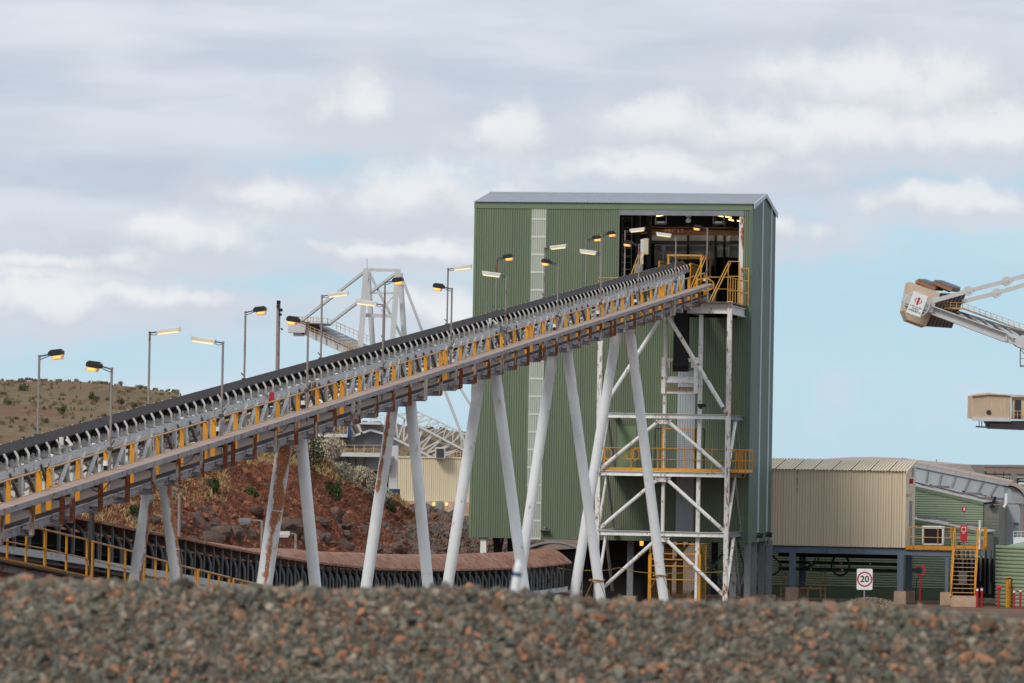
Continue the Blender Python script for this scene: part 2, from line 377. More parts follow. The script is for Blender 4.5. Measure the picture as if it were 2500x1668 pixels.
# ================================================================ ground, hill, cutting, gravel
def terr_mat(name, cols, scales, rough=.95, bump=.4, bdist=.3):
    """cols: list of (rgb, noise scale, threshold lo, hi) layered over the first"""
    m = bpy.data.materials.new(name); m.use_nodes = True; n = NT(m.node_tree)
    t = n.n('ShaderNodeTexCoord'); g = t.outputs['Object']
    col = None
    for i, (rgb, sc, lo, hi, amt) in enumerate(cols):
        c = lin(*rgb)
        nz = n.n('ShaderNodeTexNoise', i={'Vector': n.n('ShaderNodeMapping', i={'Vector': g, 'Location': (i * 13.7, i * 7.1, i * 3.3)}).outputs[0], 'Scale': sc, 'Detail': 8., 'Roughness': .65}).outputs[0]
        if col is None: col = n.mix(n.ss(nz, .3, .7), tuple(k * .75 for k in c), tuple(k * 1.2 for k in c))
        else: col = n.mix(n.m('MULTIPLY', n.ss(nz, lo, hi), amt), col, c + (1,))
    bs = n.n('ShaderNodeBsdfPrincipled', i={'Base Color': col, 'Roughness': rough, 'Specular IOR Level': .15})
    if bump:
        nb = n.n('ShaderNodeTexNoise', i={'Vector': g, 'Scale': scales, 'Detail': 8., 'Roughness': .7}).outputs[0]
        bp = n.n('ShaderNodeBump', i={'Strength': bump, 'Height': nb, 'Distance': bdist}); n.t.links.new(bp.outputs[0], bs.inputs['Normal'])
    n.n('ShaderNodeOutputMaterial', i={0: bs.outputs[0]}); return m
M_ground = terr_mat('plain_earth', [((124, 104, 88), .4, 0, 1, 1), ((110, 82, 66), .05, .45, .65, .7), ((96, 92, 84), 1.7, .5, .7, .5)], 2.)
M_hill = terr_mat('dry_grass_hill', [((130, 114, 88), .06, 0, 1, 1), ((136, 98, 82), .05, .46, .6, .7), ((118, 110, 86), .18, .52, .68, .6), ((160, 140, 104), .5, .5, .7, .5), ((104, 100, 78), .9, .58, .7, .8)], .5, bump=.8, bdist=1.2)
M_cut = terr_mat('red_cut_earth', [((140, 87, 65), .5, 0, 1, 1), ((160, 101, 75), .9, .48, .62, .7), ((112, 84, 70), .35, .52, .64, .7), ((136, 116, 102), 1.6, .56, .68, .5), ((196, 138, 108), 3.2, .58, .7, .5)], 1.6, bump=1., bdist=.5)
M_scree = terr_mat('grey_scree', [((140, 126, 116), 1.4, 0, 1, 1), ((104, 96, 90), 2.4, .48, .6, .8), ((166, 132, 110), 1.1, .52, .66, .6)], 3., bump=1., bdist=.3)
M_rock = terr_mat('dark_outcrop_rock', [((112, 98, 90), .9, 0, 1, 1), ((146, 104, 82), 1.3, .46, .6, .8), ((84, 78, 76), 2.2, .5, .64, .7)], 2.5, bump=1., bdist=.2)
M_berm = terr_mat('gravel_bed', [((92, 86, 78), 14., 0, 1, 1), ((120, 92, 74), 20., .5, .62, .7)], 40., bump=.6, bdist=.02)

mb = MB(); G = 30000.
mb.add([(-G, -200, 0), (G, -200, 0), (G, G, 0), (-G, G, 0)], [(0, 1, 2, 3)])
o = solo('ground', mb, M_ground, None, None, (0, 0, 0), False, kind='structure')

def grid(fn, nu, nv, mats, name, base, kind='structure', matfn=None, smooth=True):
    vs = [fn(i / nu, j / nv) for j in range(nv + 1) for i in range(nu + 1)]
    m_ = MB(); m_.add(vs, [(j * (nu + 1) + i, j * (nu + 1) + i + 1, (j + 1) * (nu + 1) + i + 1, (j + 1) * (nu + 1) + i) for j in range(nv) for i in range(nu)], smooth)
    if matfn: m_.mi = [matfn((i + .5) / nu, (j + .5) / nv) for j in range(nv) for i in range(nu)]
    return solo(name, m_, mats, None, None, base, False, kind=kind)
def fbm(p, o_=5): return mnoise.fractal(Vector(p), 1.0, 2.0, o_)
def interp(x, pts):
    for (a, b), (c, d) in zip(pts, pts[1:]):
        if x <= c: t = (x - a) / (c - a); t = t * t * (3 - 2 * t); return b + (d - b) * max(0, min(1, t))
    return pts[-1][1]

# grassy hill, far left: skyline read at photo columns, standing about 900 m off
SKYL = [(-900, 1000), (-500, 948), (-200, 930), (0, 926), (160, 930), (300, 936), (400, 950), (480, 972), (560, 990), (760, 1020), (960, 1036), (1150, 1052), (1330, 1085), (1480, 1122), (1600, 1140)]
def hillf(a, b):
    pxx = -900 + 2500 * a; Yd = 560 + 640 * b
    zt = W(pxx, interp(pxx, SKYL), 900.).z
    x = W(pxx, 1000, 900.).x * (Yd / 900.)
    if b < .531: k = b / .531; z = zt * (k * k * (3 - 2 * k)) * .999
    else: z = zt * (1 + .06 * math.sin((b - .531) * 4)) - (b - .531) * 30
    z += (fbm((x * .02, Yd * .02, 1)) * 1.0 + fbm((x * .1, Yd * .1, 4)) * .22) * min(1, b * 3)
    return (x, Yd, z - .6)
hill = grid(hillf, 170, 60, M_hill, 'hill', (-40, 900, 0))

# red cutting with scree behind the covered conveyor
CTOP = [(-400, 1200), (60, 1188), (200, 1170), (330, 1142), (470, 1118), (600, 1103), (700, 1108), (780, 1128), (860, 1165), (930, 1200), (1010, 1232), (1080, 1252), (1180, 1272), (1330, 1300)]
CBOT = [(-400, 1330), (60, 1330), (200, 1330), (440, 1372), (700, 1396), (1000, 1400), (1200, 1398), (1330, 1392)]
def cutY(pxx): return 146 + (pxx - 60) * .072
def cutf(a, b):
    pxx = -400 + 1730 * a; y0 = cutY(pxx)
    if b < .012: x = W(pxx, 1300, y0).x; return (x * (y0 - 1.) / y0, y0 - 1., -.3)
    t = min(1., b / .8)
    zb = W(pxx, interp(pxx, CBOT), y0).z; zt = W(pxx, interp(pxx, CTOP), y0 + 26).z
    Yd = y0 + 26 * t ** 1.05
    x = W(pxx, 1300, y0).x * (Yd / y0)
    z = zb + (zt - zb) * (t ** .92)
    if b > .8: k = (b - .8) / .2; Yd += k * 40; z -= k * 2.2; x = W(pxx, 1300, y0).x * (Yd / y0)
    amp = min(1, t * 4) * (1 if b <= .8 else .4)
    d = fbm((x * .33, Yd * .33, z * .4)) * .75 + fbm((x * 1.1, Yd * 1.1, z * 1.2)) * .33
    rg = abs(fbm((x * .55 + 9, Yd * .3, z * .55), 4)); d += .5 * (.5 - rg)
    return (x, Yd - d * amp * .8, z + d * amp * .42)
def cutm(a, b):
    pxx = -400 + 1730 * a
    j = fbm((a * 9, b * 9, 2.2)) * .12
    return 1 if pxx + 500 * j + (1 - b) * 130 > 1040 else 0
cut = grid(cutf, 300, 110, [M_cut, M_scree], 'cut_slope', (-8, 190, 0), matfn=cutm, smooth=False)
# loose rocks and outcrops bedded in the cutting: pieces of the slope
def rockmesh(seed, k=1.0):
    m_ = MB(); rr = random.Random(seed)
    ph = (1 + 5 ** .5) / 2
    ico = [(-1, ph, 0), (1, ph, 0), (-1, -ph, 0), (1, -ph, 0), (0, -1, ph), (0, 1, ph), (0, -1, -ph), (0, 1, -ph), (ph, 0, -1), (ph, 0, 1), (-ph, 0, -1), (-ph, 0, 1)]
    fc = [(0, 11, 5), (0, 5, 1), (0, 1, 7), (0, 7, 10), (0, 10, 11), (1, 5, 9), (5, 11, 4), (11, 10, 2), (10, 7, 6), (7, 1, 8), (3, 9, 4), (3, 4, 2), (3, 2, 6), (3, 6, 8), (3, 8, 9), (4, 9, 5), (2, 4, 11), (6, 2, 10), (8, 6, 7), (9, 8, 1)]
    vs = [Vector(p).normalized() for p in ico]; ed = {}
    nf = []
    def mid(i, j):
        kk = (min(i, j), max(i, j))
        if kk not in ed: ed[kk] = len(vs); vs.append(((vs[i] + vs[j]) / 2).normalized())
        return ed[kk]
    for a, b, c in fc:
        x, y, z = mid(a, b), mid(b, c), mid(c, a); nf += [(a, x, z), (b, y, x), (c, z, y), (x, y, z)]
    sx, sy, sz = rr.uniform(.8, 1.4), rr.uniform(.7, 1.1), rr.uniform(.5, .8)
    out_ = []
    for p in vs:
        q = p * (1 + .38 * fbm((p.x * 1.2 + seed, p.y * 1.2, p.z * 1.2), 3))
        q = Vector((round(q.x * 2.6) / 2.6 * .5 + q.x * .5, round(q.y * 2.6) / 2.6 * .5 + q.y * .5, round(q.z * 2.6) / 2.6 * .5 + q.z * .5))
        out_.append((q.x * sx, q.y * sy, q.z * sz))
    m_.add(out_, nf); return m_.mesh('rock', M_rock)
RM = [rockmesh(i * 3.7 + 1) for i in range(7)]
def on_cut(pxx, frac):
    a = (pxx + 400) / 1730.; return Vector(cutf(a, frac * .8))
rr = random.Random(11)
for (cx_, fr, n_, sp, sz) in ((500, .28, 16, 60, .75), (440, .4, 10, 40, .55), (610, .3, 10, 50, .6), (760, .42, 14, 55, .85), (800, .25, 12, 60, .8), (860, .3, 10, 60, .65), (930, .2, 14, 50, .6), (700, .65, 7, 40, .5), (1050, .3, 16, 60, .35), (1110, .45, 14, 50, .3), (380, .2, 8, 50, .5), (900, .5, 8, 50, .4)):
    for k in range(int(n_ * .7)):
        pxx = cx_ + rr.gauss(0, sp); f_ = max(.03, min(.95, fr + rr.gauss(0, .09)))
        p = on_cut(max(80, min(1300, pxx)), f_)
        ob = bpy.data.objects.new('rock', RM[rr.randrange(7)]); COL.objects.link(ob); ob.parent = cut
        ob.location = p - Vector((-8, 190, 0)) - Vector((0, 0, .1)); s_ = sz * rr.uniform(.25, .8)
        ob.scale = (s_ * 1.15, s_, s_ * .95); ob.rotation_euler = (rr.uniform(-.5, .5), rr.uniform(-.5, .5), rr.uniform(0, 6.28))

# vegetation
def leafmat(name, rgb, var=.3):
    m = bpy.data.materials.new(name); m.use_nodes = True; n = NT(m.node_tree)
    g = n.n('ShaderNodeNewGeometry'); c = lin(*rgb)
    col = n.mix(g.outputs['Random Per Island'], tuple(k * (1 - var) for k in c), tuple(k * (1 + var) for k in c))
    bs = n.n('ShaderNodeBsdfPrincipled', i={'Base Color': col, 'Roughness': .8, 'Specular IOR Level': .2})
    n.n('ShaderNodeOutputMaterial', i={0: bs.outputs[0]}); return m
L_green = leafmat('leaf_green', (74, 86, 52)); L_dark = leafmat('leaf_dark', (62, 74, 46)); L_olive = leafmat('leaf_olive', (112, 114, 72))
L_pale = leafmat('pale_seed_heads', (186, 174, 152), .16); L_bright = leafmat('leaf_bright', (98, 132, 44)); L_hill = leafmat('saltbush_leaf', (82, 84, 66)); L_dry = leafmat('dry_grass_blade', (168, 146, 100), .25)
M_stem = mat('stem_brown', (84, 66, 50), .9)
def foliage(mb_, c, rx, ry, rz, n_, leaf, seed, upright=.3, clumps=7):
    r_ = random.Random(seed); cl = []
    for k in range(clumps):
        a = r_.uniform(0, 6.28); q = r_.uniform(.15, .85)
        cl.append((math.cos(a) * q * rx * .7, math.sin(a) * q * ry * .7, r_.uniform(.25, .95) * rz * (1 - .35 * q), r_.uniform(.3, .55)))
    for k in range(n_):
        cx0, cy0, cz0, cr = cl[r_.randrange(clumps)]
        d = Vector((r_.gauss(0, 1), r_.gauss(0, 1), r_.gauss(0, 1))).normalized() * (r_.random() ** .4) * cr
        p = Vector((c[0] + cx0 + d.x * rx, c[1] + cy0 + d.y * ry, max(c[2] + .02, c[2] + cz0 + d.z * rz)))
        a = Vector((r_.gauss(0, 1), r_.gauss(0, 1), r_.gauss(0, 1) + upright * 3)).normalized(); b = a.cross(Vector((r_.gauss(0, 1), r_.gauss(0, 1), r_.gauss(0, 1)))).normalized()
        l = leaf * r_.uniform(.6, 1.4)
        mb_.add([p - a * l, p + b * l * .35, p + a * l, p - b * l * .35], [(0, 1, 2, 3)])
def shrub(name, label, p, rx, rz, n_, leaf, m_, seed, group=None, upright=.3, cat='shrub'):
    t = T(name, label, cat, p, False, group)
    a = MB(); foliage(a, p, rx, rx * .8, rz, n_, leaf, seed, upright); t.part('foliage', a, m_)
    b = MB(); r_ = random.Random(seed)
    for k in range(5): b.tube(p + Vector((0, 0, -.1)), p + Vector((r_.uniform(-.5, .5) * rx, r_.uniform(-.4, .4) * rx, rz * r_.uniform(.4, .7))), leaf * .25, leaf * .1, 5)
    t.part('stem', b, M_stem); return t
hb = [(20, 985, 26, L_hill), (58, 950, 34, L_hill), (228, 976, 34, L_dark), (152, 1005, 30, L_dark), (296, 984, 26, L_dark), (326, 992, 24, L_dark), (293, 938, 18, L_hill), (338, 946, 20, L_hill), (430, 962, 24, L_hill), (240, 935, 12, L_hill), (395, 958, 14, L_dark), (110, 1030, 22, L_hill)]
hb.sort()
def on_hill(pxx, pyy):
    best = None
    for k in range(400):
        b = .02 + .56 * k / 400.; a = (pxx + 900) / 2500.
        p = Vector(hillf(a, b)); d = p - Vector((0, 0, CAMZ))
        v_ = FPX * (-( -d.y * sP + d.z * cP)) / (d.y * cP + d.z * sP); u_ = FPX * d.x / (d.y * cP + d.z * sP)
        yy = CYP + u_ * sR + v_ * cR
        if best is None or abs(yy - pyy) < best[0]: best = (abs(yy - pyy), p)
    return best[1]
for k, (x, y, wd, m_) in enumerate(hb):
    p = on_hill(x, y + wd * .15); S = FPX / p.y
    shrub('saltbush', 'low %s bush on the grassy hillside, %s from the left' % ('dark' if m_ is L_dark else 'grey-green', ORD[k]), p, wd / S * .62, wd / S * .55, 420, wd / S * .06, m_, 100 + k, 'bushes on the grassy hill', cat='bush')
sh = [(512, .62, .55, .5, L_green, 'leaf', 'rounded green shrub high on the red cutting'), (610, .55, .42, .35, L_green, 'x', 'small green shrub on the red slope left of the rust-streaked trestle leg'), (400, .72, .6, .5, L_olive, 'x', 'olive scrub at the top left of the cutting'), (470, .9, .9, .6, L_olive, 'x', 'wide grey-green scrub on the cutting under the conveyor walkway'), (330, .35, .35, .5, L_green, 'x', 'green weed clump by the hooded conveyor roof, left of the first trestle'), (322, .62, .4, .4, L_green, 'x', 'green weed patch on the grassy ledge at the far left'),
      (748, .84, 1.0, 2.2, L_dark, 'x', 'tall dark green bush beside the second trestle leg'), (815, .66, .5, .9, L_green, 'x', 'mid green bush below the pale flowering shrubs'), (905, .97, .55, .55, L_bright, 'x', 'bright green bush at the right end of the pale shrubs'), (955, .8, .35, .3, L_green, 'x', 'small green tuft on the scree near the beige shed')]
for k, (x, f_, rx, rz, m_, _, lb) in enumerate(sh):
    shrub('shrub', lb, on_cut(x, f_), rx, rz, 1100, .075, m_, 200 + k, 'shrubs on the cutting')
for k, (x, f_, rx, rz) in enumerate(((790, .98, 1.0, 1.15), (835, .9, 1.0, 1.05), (872, .9, .9, .8), (905, .82, .8, .75), (940, .86, .6, .5))):
    shrub('flowering_shrub', 'pale feathery shrub along the crest of the cutting, %s from the left' % ORD[k], on_cut(x, f_), rx, rz, 1700, .085, L_pale, 300 + k, 'pale shrubs on the crest', .6)
mb = MB(); r_ = random.Random(5)
for k in range(5200):
    x = r_.choice((r_.uniform(180, 560), r_.uniform(180, 420), r_.uniform(560, 1000))); f_ = r_.uniform(.5, 1.) if x < 560 else r_.uniform(.85, 1.)
    if x < 420 and r_.random() < .5: f_ = r_.uniform(.1, 1)
    p = on_cut(x, f_); h = r_.uniform(.08, .24)
    for j in range(2):
        q = Vector((r_.uniform(-.12, .12), r_.uniform(-.12, .12), h)); e = Vector((r_.uniform(-.03, .03), .0, 0))
        mb.add([p - e, p + e, p + q], [(0, 1, 2)])
solo('dry_grass', mb, [L_dry], 'dry straw-coloured grass along the top of the cutting', 'grass', (-8, 190, 0), False, kind='stuff')

mb = MB(); r_ = random.Random(15)
for k in range(2200):
    p = Vector(hillf(r_.uniform(.30, .86), r_.uniform(.12, .60))); h = r_.uniform(.18, .62); w_ = h * r_.uniform(.8, 1.9)
    for j in range(3):
        c = p + Vector((r_.uniform(-.5, .5) * w_, r_.uniform(-.5, .5) * w_, h * .3)); q = r_.uniform(0, 3.1); e = Vector((math.cos(q), math.sin(q), 0)) * w_ * .5
        mb.add([c - e - Vector((0, 0, h * .4)), c + e - Vector((0, 0, h * .4)), c + e * .6 + Vector((0, 0, h * .5)), c - e * .5 + Vector((0, 0, h * .6))], [(0, 1, 2, 3)])
solo('hill_scrub', mb, [leafmat('hill_scrub_leaf', (116, 104, 78), .25)], 'fine low scrub and tussocks dotted over the grassy hill', 'scrub', (-40, 900, 0), False, kind='stuff')
# far salt pans and plain on the right
M_water = mat('pan_water', (196, 214, 224), .12, var=.03, spec=.6)
mb = MB()
for (a, b, xl, xr) in ((1500, 1620, 110, 600), (1850, 2250, 150, 900), (2550, 3100, 240, 1200)):
    mb.add([(xl, a, .05), (xr, a, .05), (xr * 1.2, b, .05), (xl * 1.3, b, .05)], [(0, 1, 2, 3)])
solo('water', mb, M_water, None, None, (300, 1500, 0), False, kind='structure')
def plainf(a, b):
    x = -2500 + 6500 * a; Yd = 3200 + 4200 * b
    return (x, Yd, max(0., (3.5 + 4.5 * fbm((x * .002, Yd * .003, 7))) * math.sin(math.pi * min(1, b * 1.2)) * 2.2) - .3)
grid(plainf, 120, 14, M_ground, 'terrain', (700, 5000, 0))

# foreground berm of crushed rock, about 30 m from the camera
YC = 30.
CREST = [(-1800, 1392), (-600, 1398), (0, 1404), (400, 1411), (800, 1423), (1250, 1433), (1600, 1449), (2000, 1464), (2250, 1477), (2500, 1493), (3100, 1505), (4300, 1520)]
def crestz(x):
    pxx = CXP + x / YC * FPX; return W(pxx, interp(pxx, CREST), YC).z - .075 - .02 * max(0, min(1, (x + 0.) / 3.)) + .03 * fbm((x * .7, 4.4, 1.), 3)
def bermz(x, y):
    zc = crestz(x) + .018 * fbm((x * 2.1, y * 2.1, 3)) + .012 * fbm((x * 6, y * 6, 8))
    if y < YC: return max(zc - (YC - y) * .72, 4.55)
    if y < YC + 3: return zc - (y - YC) ** 2 * .03
    return max(zc - .27 - (y - YC - 3) * .45, -.2)
mb = MB(); nx, ys = 150, [-6, 10, 22, 27] + [28 + .1 * k for k in range(30)] + [31.2, 32, 33, 34, 36, 38, 41, 44, 46]
xs = [-14 + 28 * i / nx for i in range(nx + 1)]
mb.add([(x, y, bermz(x, y)) for y in ys for x in xs], [(j * (nx + 1) + i, j * (nx + 1) + i + 1, (j + 1) * (nx + 1) + i + 1, (j + 1) * (nx + 1) + i) for j in range(len(ys) - 1) for i in range(nx)], True)
solo('embankment', mb, M_berm, None, None, (0, 30, 0), False, kind='structure')
def gravel_material():
    m = bpy.data.materials.new('crushed_rock'); m.use_nodes = True; n = NT(m.node_tree)
    g = n.n('ShaderNodeNewGeometry'); t = n.n('ShaderNodeTexCoord')
    cr = n.n('ShaderNodeValToRGB', i={0: g.outputs['Random Per Island']}); r_ = cr.color_ramp; r_.interpolation = 'CONSTANT'
    st = [(0, (106, 107, 99)), (.20, (122, 120, 110)), (.38, (90, 92, 86)), (.52, (134, 124, 110)), (.63, (110, 99, 87)), (.72, (140, 114, 94)), (.79, (162, 120, 95)), (.84, (116, 93, 76)), (.885, (150, 140, 125)), (.935, (178, 131, 102)), (.96, (78, 75, 70)), (.985, (172, 162, 146))]
    while len(r_.elements) < len(st): r_.elements.new(.5)
    for e, (p, c) in zip(r_.elements, st): e.position = p; e.color = lin(*c) + (1,)
    nz = n.n('ShaderNodeTexNoise', i={'Vector': t.outputs['Object'], 'Scale': 45., 'Detail': 5.}).outputs[0]
    col = n.mix(n.ss(nz, .3, .7), n.mix(1., cr.outputs[0], (.72, .69, .65), 'MULTIPLY'), n.mix(1., cr.outputs[0], (1.2, 1.15, 1.08), 'MULTIPLY'))
    bs = n.n('ShaderNodeBsdfPrincipled', i={'Base Color': col, 'Roughness': .9, 'Specular IOR Level': .25})
    n.n('ShaderNodeOutputMaterial', i={0: bs.outputs[0]}); return m
M_gravel = gravel_material()
ICO = np.array([(-1, 1.618, 0), (1, 1.618, 0), (-1, -1.618, 0), (1, -1.618, 0), (0, -1, 1.618), (0, 1, 1.618), (0, -1, -1.618), (0, 1, -1.618), (1.618, 0, -1), (1.618, 0, 1), (-1.618, 0, -1), (-1.618, 0, 1)]) / 1.902
ICF = np.array([(0, 11, 5), (0, 5, 1), (0, 1, 7), (0, 7, 10), (0, 10, 11), (1, 5, 9), (5, 11, 4), (11, 10, 2), (10, 7, 6), (7, 1, 8), (3, 9, 4), (3, 4, 2), (3, 2, 6), (3, 6, 8), (3, 8, 9), (4, 9, 5), (2, 4, 11), (6, 2, 10), (8, 6, 7), (9, 8, 1)])
def stones(name, pts, sizes, label, base, mt_=None):
    n_ = len(pts); pts = np.array(pts) - np.array(base)
    P = ICO[None] * (1 + rng.uniform(-.42, .36, (n_, 12, 1)))
    P = P * rng.uniform(.5, 1.4, (n_, 1, 3))
    q = rng.normal(size=(n_, 4)); q /= np.linalg.norm(q, axis=1)[:, None]; a, b, c, d = q.T
    Rm = np.stack([np.stack([1 - 2 * (c * c + d * d), 2 * (b * c - a * d), 2 * (b * d + a * c)], -1), np.stack([2 * (b * c + a * d), 1 - 2 * (b * b + d * d), 2 * (c * d - a * b)], -1), np.stack([2 * (b * d - a * c), 2 * (c * d + a * b), 1 - 2 * (b * b + c * c)], -1)], 1)
    P = np.einsum('nij,nkj->nki', Rm, P) * np.array(sizes)[:, None, None] + pts[:, None, :]
    Fc = ICF[None] + (np.arange(n_) * 12)[:, None, None]
    me = bpy.data.meshes.new(name); me.from_pydata(P.reshape(-1, 3).tolist(), [], Fc.reshape(-1, 3).tolist()); me.materials.append(mt_ or M_gravel); me.update()
    ob = bpy.data.objects.new(name, me); COL.objects.link(ob); ob.location = base
    return tag(ob, label, 'gravel', kind='stuff')
pts, szs = [], []
for k in range(92000):
    x = rng.uniform(-4.9, 4.9); y = rng.uniform(28.6, 30.6) if k % 5 else rng.uniform(29.6, 32.)
    if k > 70000: x = (4.9 + rng.uniform(0, 3.2)) * (1 if k % 2 else -1)
    s_ = float(np.clip(rng.lognormal(-4.26 + (.35 if k > 70000 else 0), .46), .006, .05))
    pts.append((x, y, bermz(x, y) + s_ * rng.uniform(-.1, .6))); szs.append(s_)
def on_slope_stones():
    P_, S_ = [], []
    for k in range(4200):
        x_ = rng.uniform(150, 1250); f_ = rng.beta(1.2, 1.6); p_ = on_cut(x_, f_ * .97); P_.append((p_.x, p_.y, p_.z + .01)); S_.append(float(np.clip(rng.lognormal(-2.9, .5), .03, .2)))
    return P_, S_
stones('gravel', pts, szs, 'crushed grey and rust-coloured rock across the foreground', (0, 30, 5))
P_, S_ = on_slope_stones()
M_rubble = leafmat('red_rubble', (130, 87, 67), .38)
stones('rubble', P_, S_, 'loose red-brown rubble strewn over the cutting', (-8, 190, 0), M_rubble)
# small gravel heap behind the speed sign
pc = W(2122, 1470, 200.); pts, szs = [], []
def heap(x, y): return max(0, (1.15 - .05 * fbm((x, y, 1))) * (1 - ((x - pc.x) / 2.3) ** 2 - ((y - 200) / 2.2) ** 2))
mb = MB(); hx = [pc.x - 2.4 + 4.8 * i / 24 for i in range(25)]; hy = [197.7 + 4.6 * i / 20 for i in range(21)]
mb.add([(x, y, heap(x, y) - .02) for y in hy for x in hx], [(j * 25 + i, j * 25 + i + 1, (j + 1) * 25 + i + 1, (j + 1) * 25 + i) for j in range(20) for i in range(24)], True)
solo('gravel_heap', mb, M_berm, None, None, (pc.x, 200, 0), False, kind='structure')
for k in range(3800):
    x = pc.x + rng.uniform(-2.3, 2.3); y = rng.uniform(197.8, 202.2); h = heap(x, y)
    if h > 0: s_ = rng.uniform(.025, .06); pts.append((x, y, h)); szs.append(s_)
stones('loose_gravel', pts, szs, 'loose stones covering the small heap behind the speed sign', (pc.x, 200, 0))
# small white tube with a blue band sticking out of the berm
p = W(1259, 1428, 30.12); q = W(1268, 1367, 30.12)
t = T('marker_tube', 'small white tube with a blue band leaning on the gravel crest', 'marker', p - Vector((0, 0, .05)), False)
d = (q - p)
t.part('tube', MB().tube(p - d * .3, p + d * .72, .029, .027, 14).tube(p + d * .72, p + d * .9, .027, .018, 14).tube(p + d * .9, q, .018, .017, 12), M_signwhite)
t.part('band', MB().tube(p + d * .34, p + d * .5, .0296, .0286, 14), M_blue)

# ================================================================ inclined conveyor
S0, S1 = -15.0, 116.0
conv = T('inclined_conveyor', 'long inclined belt conveyor gallery climbing to the green tower', 'conveyor', (0, 0, AZ))
def seg(prof, s0, s1, closed=False, ds=None):
    """sweep an open (v, w) profile along the conveyor slope from s0 to s1"""
    m_ = MB(); n_ = len(prof); st = [s0, s1] if not ds else [s0 + (s1 - s0) * i / ds for i in range(ds + 1)]
    vs = [(v, s, cz(s, w_)) for s in st for v, w_ in prof]
    rg_ = n_ if closed else n_ - 1
    m_.add(vs, [(j * n_ + i, j * n_ + (i + 1) % n_, (j + 1) * n_ + (i + 1) % n_, (j + 1) * n_ + i) for j in range(len(st) - 1) for i in range(rg_)])
    if closed: m_.add(vs[:n_], [tuple(reversed(range(n_)))]); m_.add(vs[-n_:], [tuple(range(n_))])
    return m_
def rect(v0, w0, v1, w1): return [(v0, w0), (v1, w0), (v1, w1), (v0, w1)]
# belt: dusty carrying side, black underside
bm_ = MB()
top = [(-.41, .372), (-.30, .275), (-.19, .186), (.19, .186), (.30, .275), (.41, .372)]; bot = [(.415, .357), (.305, .258), (.19, .168), (-.19, .168), (-.305, .258), (-.415, .357)]
a = seg(top, S0, S1 + 3); bm_.add(a.v, a.f); bm_.cur = 1; a = seg(bot, S0, S1 + 3); bm_.add(a.v, a.f)
a = seg([(.41, .372), (.415, .357)], S0, S1 + 3); bm_.add(a.v, a.f); a = seg([(-.415, .357), (-.41, .372)], S0, S1 + 3); bm_.add(a.v, a.f)
conv.part('belt', bm_, [M_belt, M_rubber])
conv.part('return_belt', seg(rect(-.42, -.40, .42, -.385), S0, S1 + 2, True), M_rubber)
JOINTS = [-18.6, -2.6, 13.4, 29.4, 45.4, 61.4, 77.4, 93.4, 109.4]
PANEL = 16. / 12
# shared meshes; local origin on the slope line
def loc_mesh(name, mb_, mats): return mb_.mesh(name, mats)
def at(s, v=0, w_=0): return (v, s, cz(s, w_))
sl_ = lambda ds: SL * ds
post_m = loc_mesh('truss_post', MB().box((-.055, -.045, -1.12), (.055, .045, -.03)), M_whitemed)
postb_m = loc_mesh('truss_post', MB().box((-.05, -.085, -1.12), (.05, .085, -.05)), M_white)
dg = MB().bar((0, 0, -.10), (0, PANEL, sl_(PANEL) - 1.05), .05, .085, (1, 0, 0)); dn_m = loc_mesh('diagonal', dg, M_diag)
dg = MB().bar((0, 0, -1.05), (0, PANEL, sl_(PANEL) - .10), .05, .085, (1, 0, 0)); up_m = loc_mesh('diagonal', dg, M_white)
joint_m = loc_mesh('splice_post', MB().box((-.08, -.22, -1.15), (.08, -.02, .0)).box((-.1, .0, -1.15), (.1, .03, -.02)).box((-.08, .05, -1.15), (.08, .2, -.05)), M_whitemed)
xb = MB().bar((-.45, 0, -1.0), (.45, 0, -.45), .05, .05).bar((.45, 0, -1.0), (-.45, 0, -.45), .05, .05); sway_m = loc_mesh('sway_brace', xb, M_whitemed)
tie_m = loc_mesh('tie_beam', MB().box((-.5, -.04, -.62), (.5, .04, -.54)), M_white)
for ji in range(len(JOINTS) - 1):
    j0, j1 = JOINTS[ji], JOINTS[ji + 1]; a0, a1 = max(j0, S0), min(j1, S1 - 4)
    for sd_ in (1, -1):
        v = .5 * sd_
        st = seg([(v + .05 * sd_, -.015), (v - .05 * sd_, -.015), (v - .05 * sd_, -.03), (v + .035 * sd_, -.03), (v + .035 * sd_, -.19), (v - .05 * sd_, -.19), (v - .05 * sd_, -.205), (v + .05 * sd_, -.205)][::sd_], a0 + .02, a1 - .02, True)
        conv.part('stringer', st, M_stringer)
        conv.part('bottom_chord', seg(rect(v - .05, -1.2, v + .05, -1.06)[::1], a0 + .02, a1 - .02, True), M_white)
        conv.put('splice_post', joint_m, at(j1 if j1 < S1 - 2 else S1 - 4, v + .0 * sd_))
        for k in range(12):
            s = j0 + PANEL * k
            if s < a0 - .01 or s > a1 - .5: continue
            if k: conv.put('truss_post', postb_m if k % 2 else post_m, at(s, v - (.04 if k % 2 else 0) * sd_))
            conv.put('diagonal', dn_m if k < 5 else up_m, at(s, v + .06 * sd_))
            if sd_ > 0 and k % 2: conv.put('tie_beam', tie_m, at(s)); conv.put('sway_brace', sway_m, at(s))
    conv.part('deck_grating', seg(rect(.62, -1.03, 1.46, -1.0), a0, a1, True), M_grate)
    conv.part('deck_grating', seg(rect(-1.46, -1.03, -.62, -1.0), a0, a1, True), M_grate)
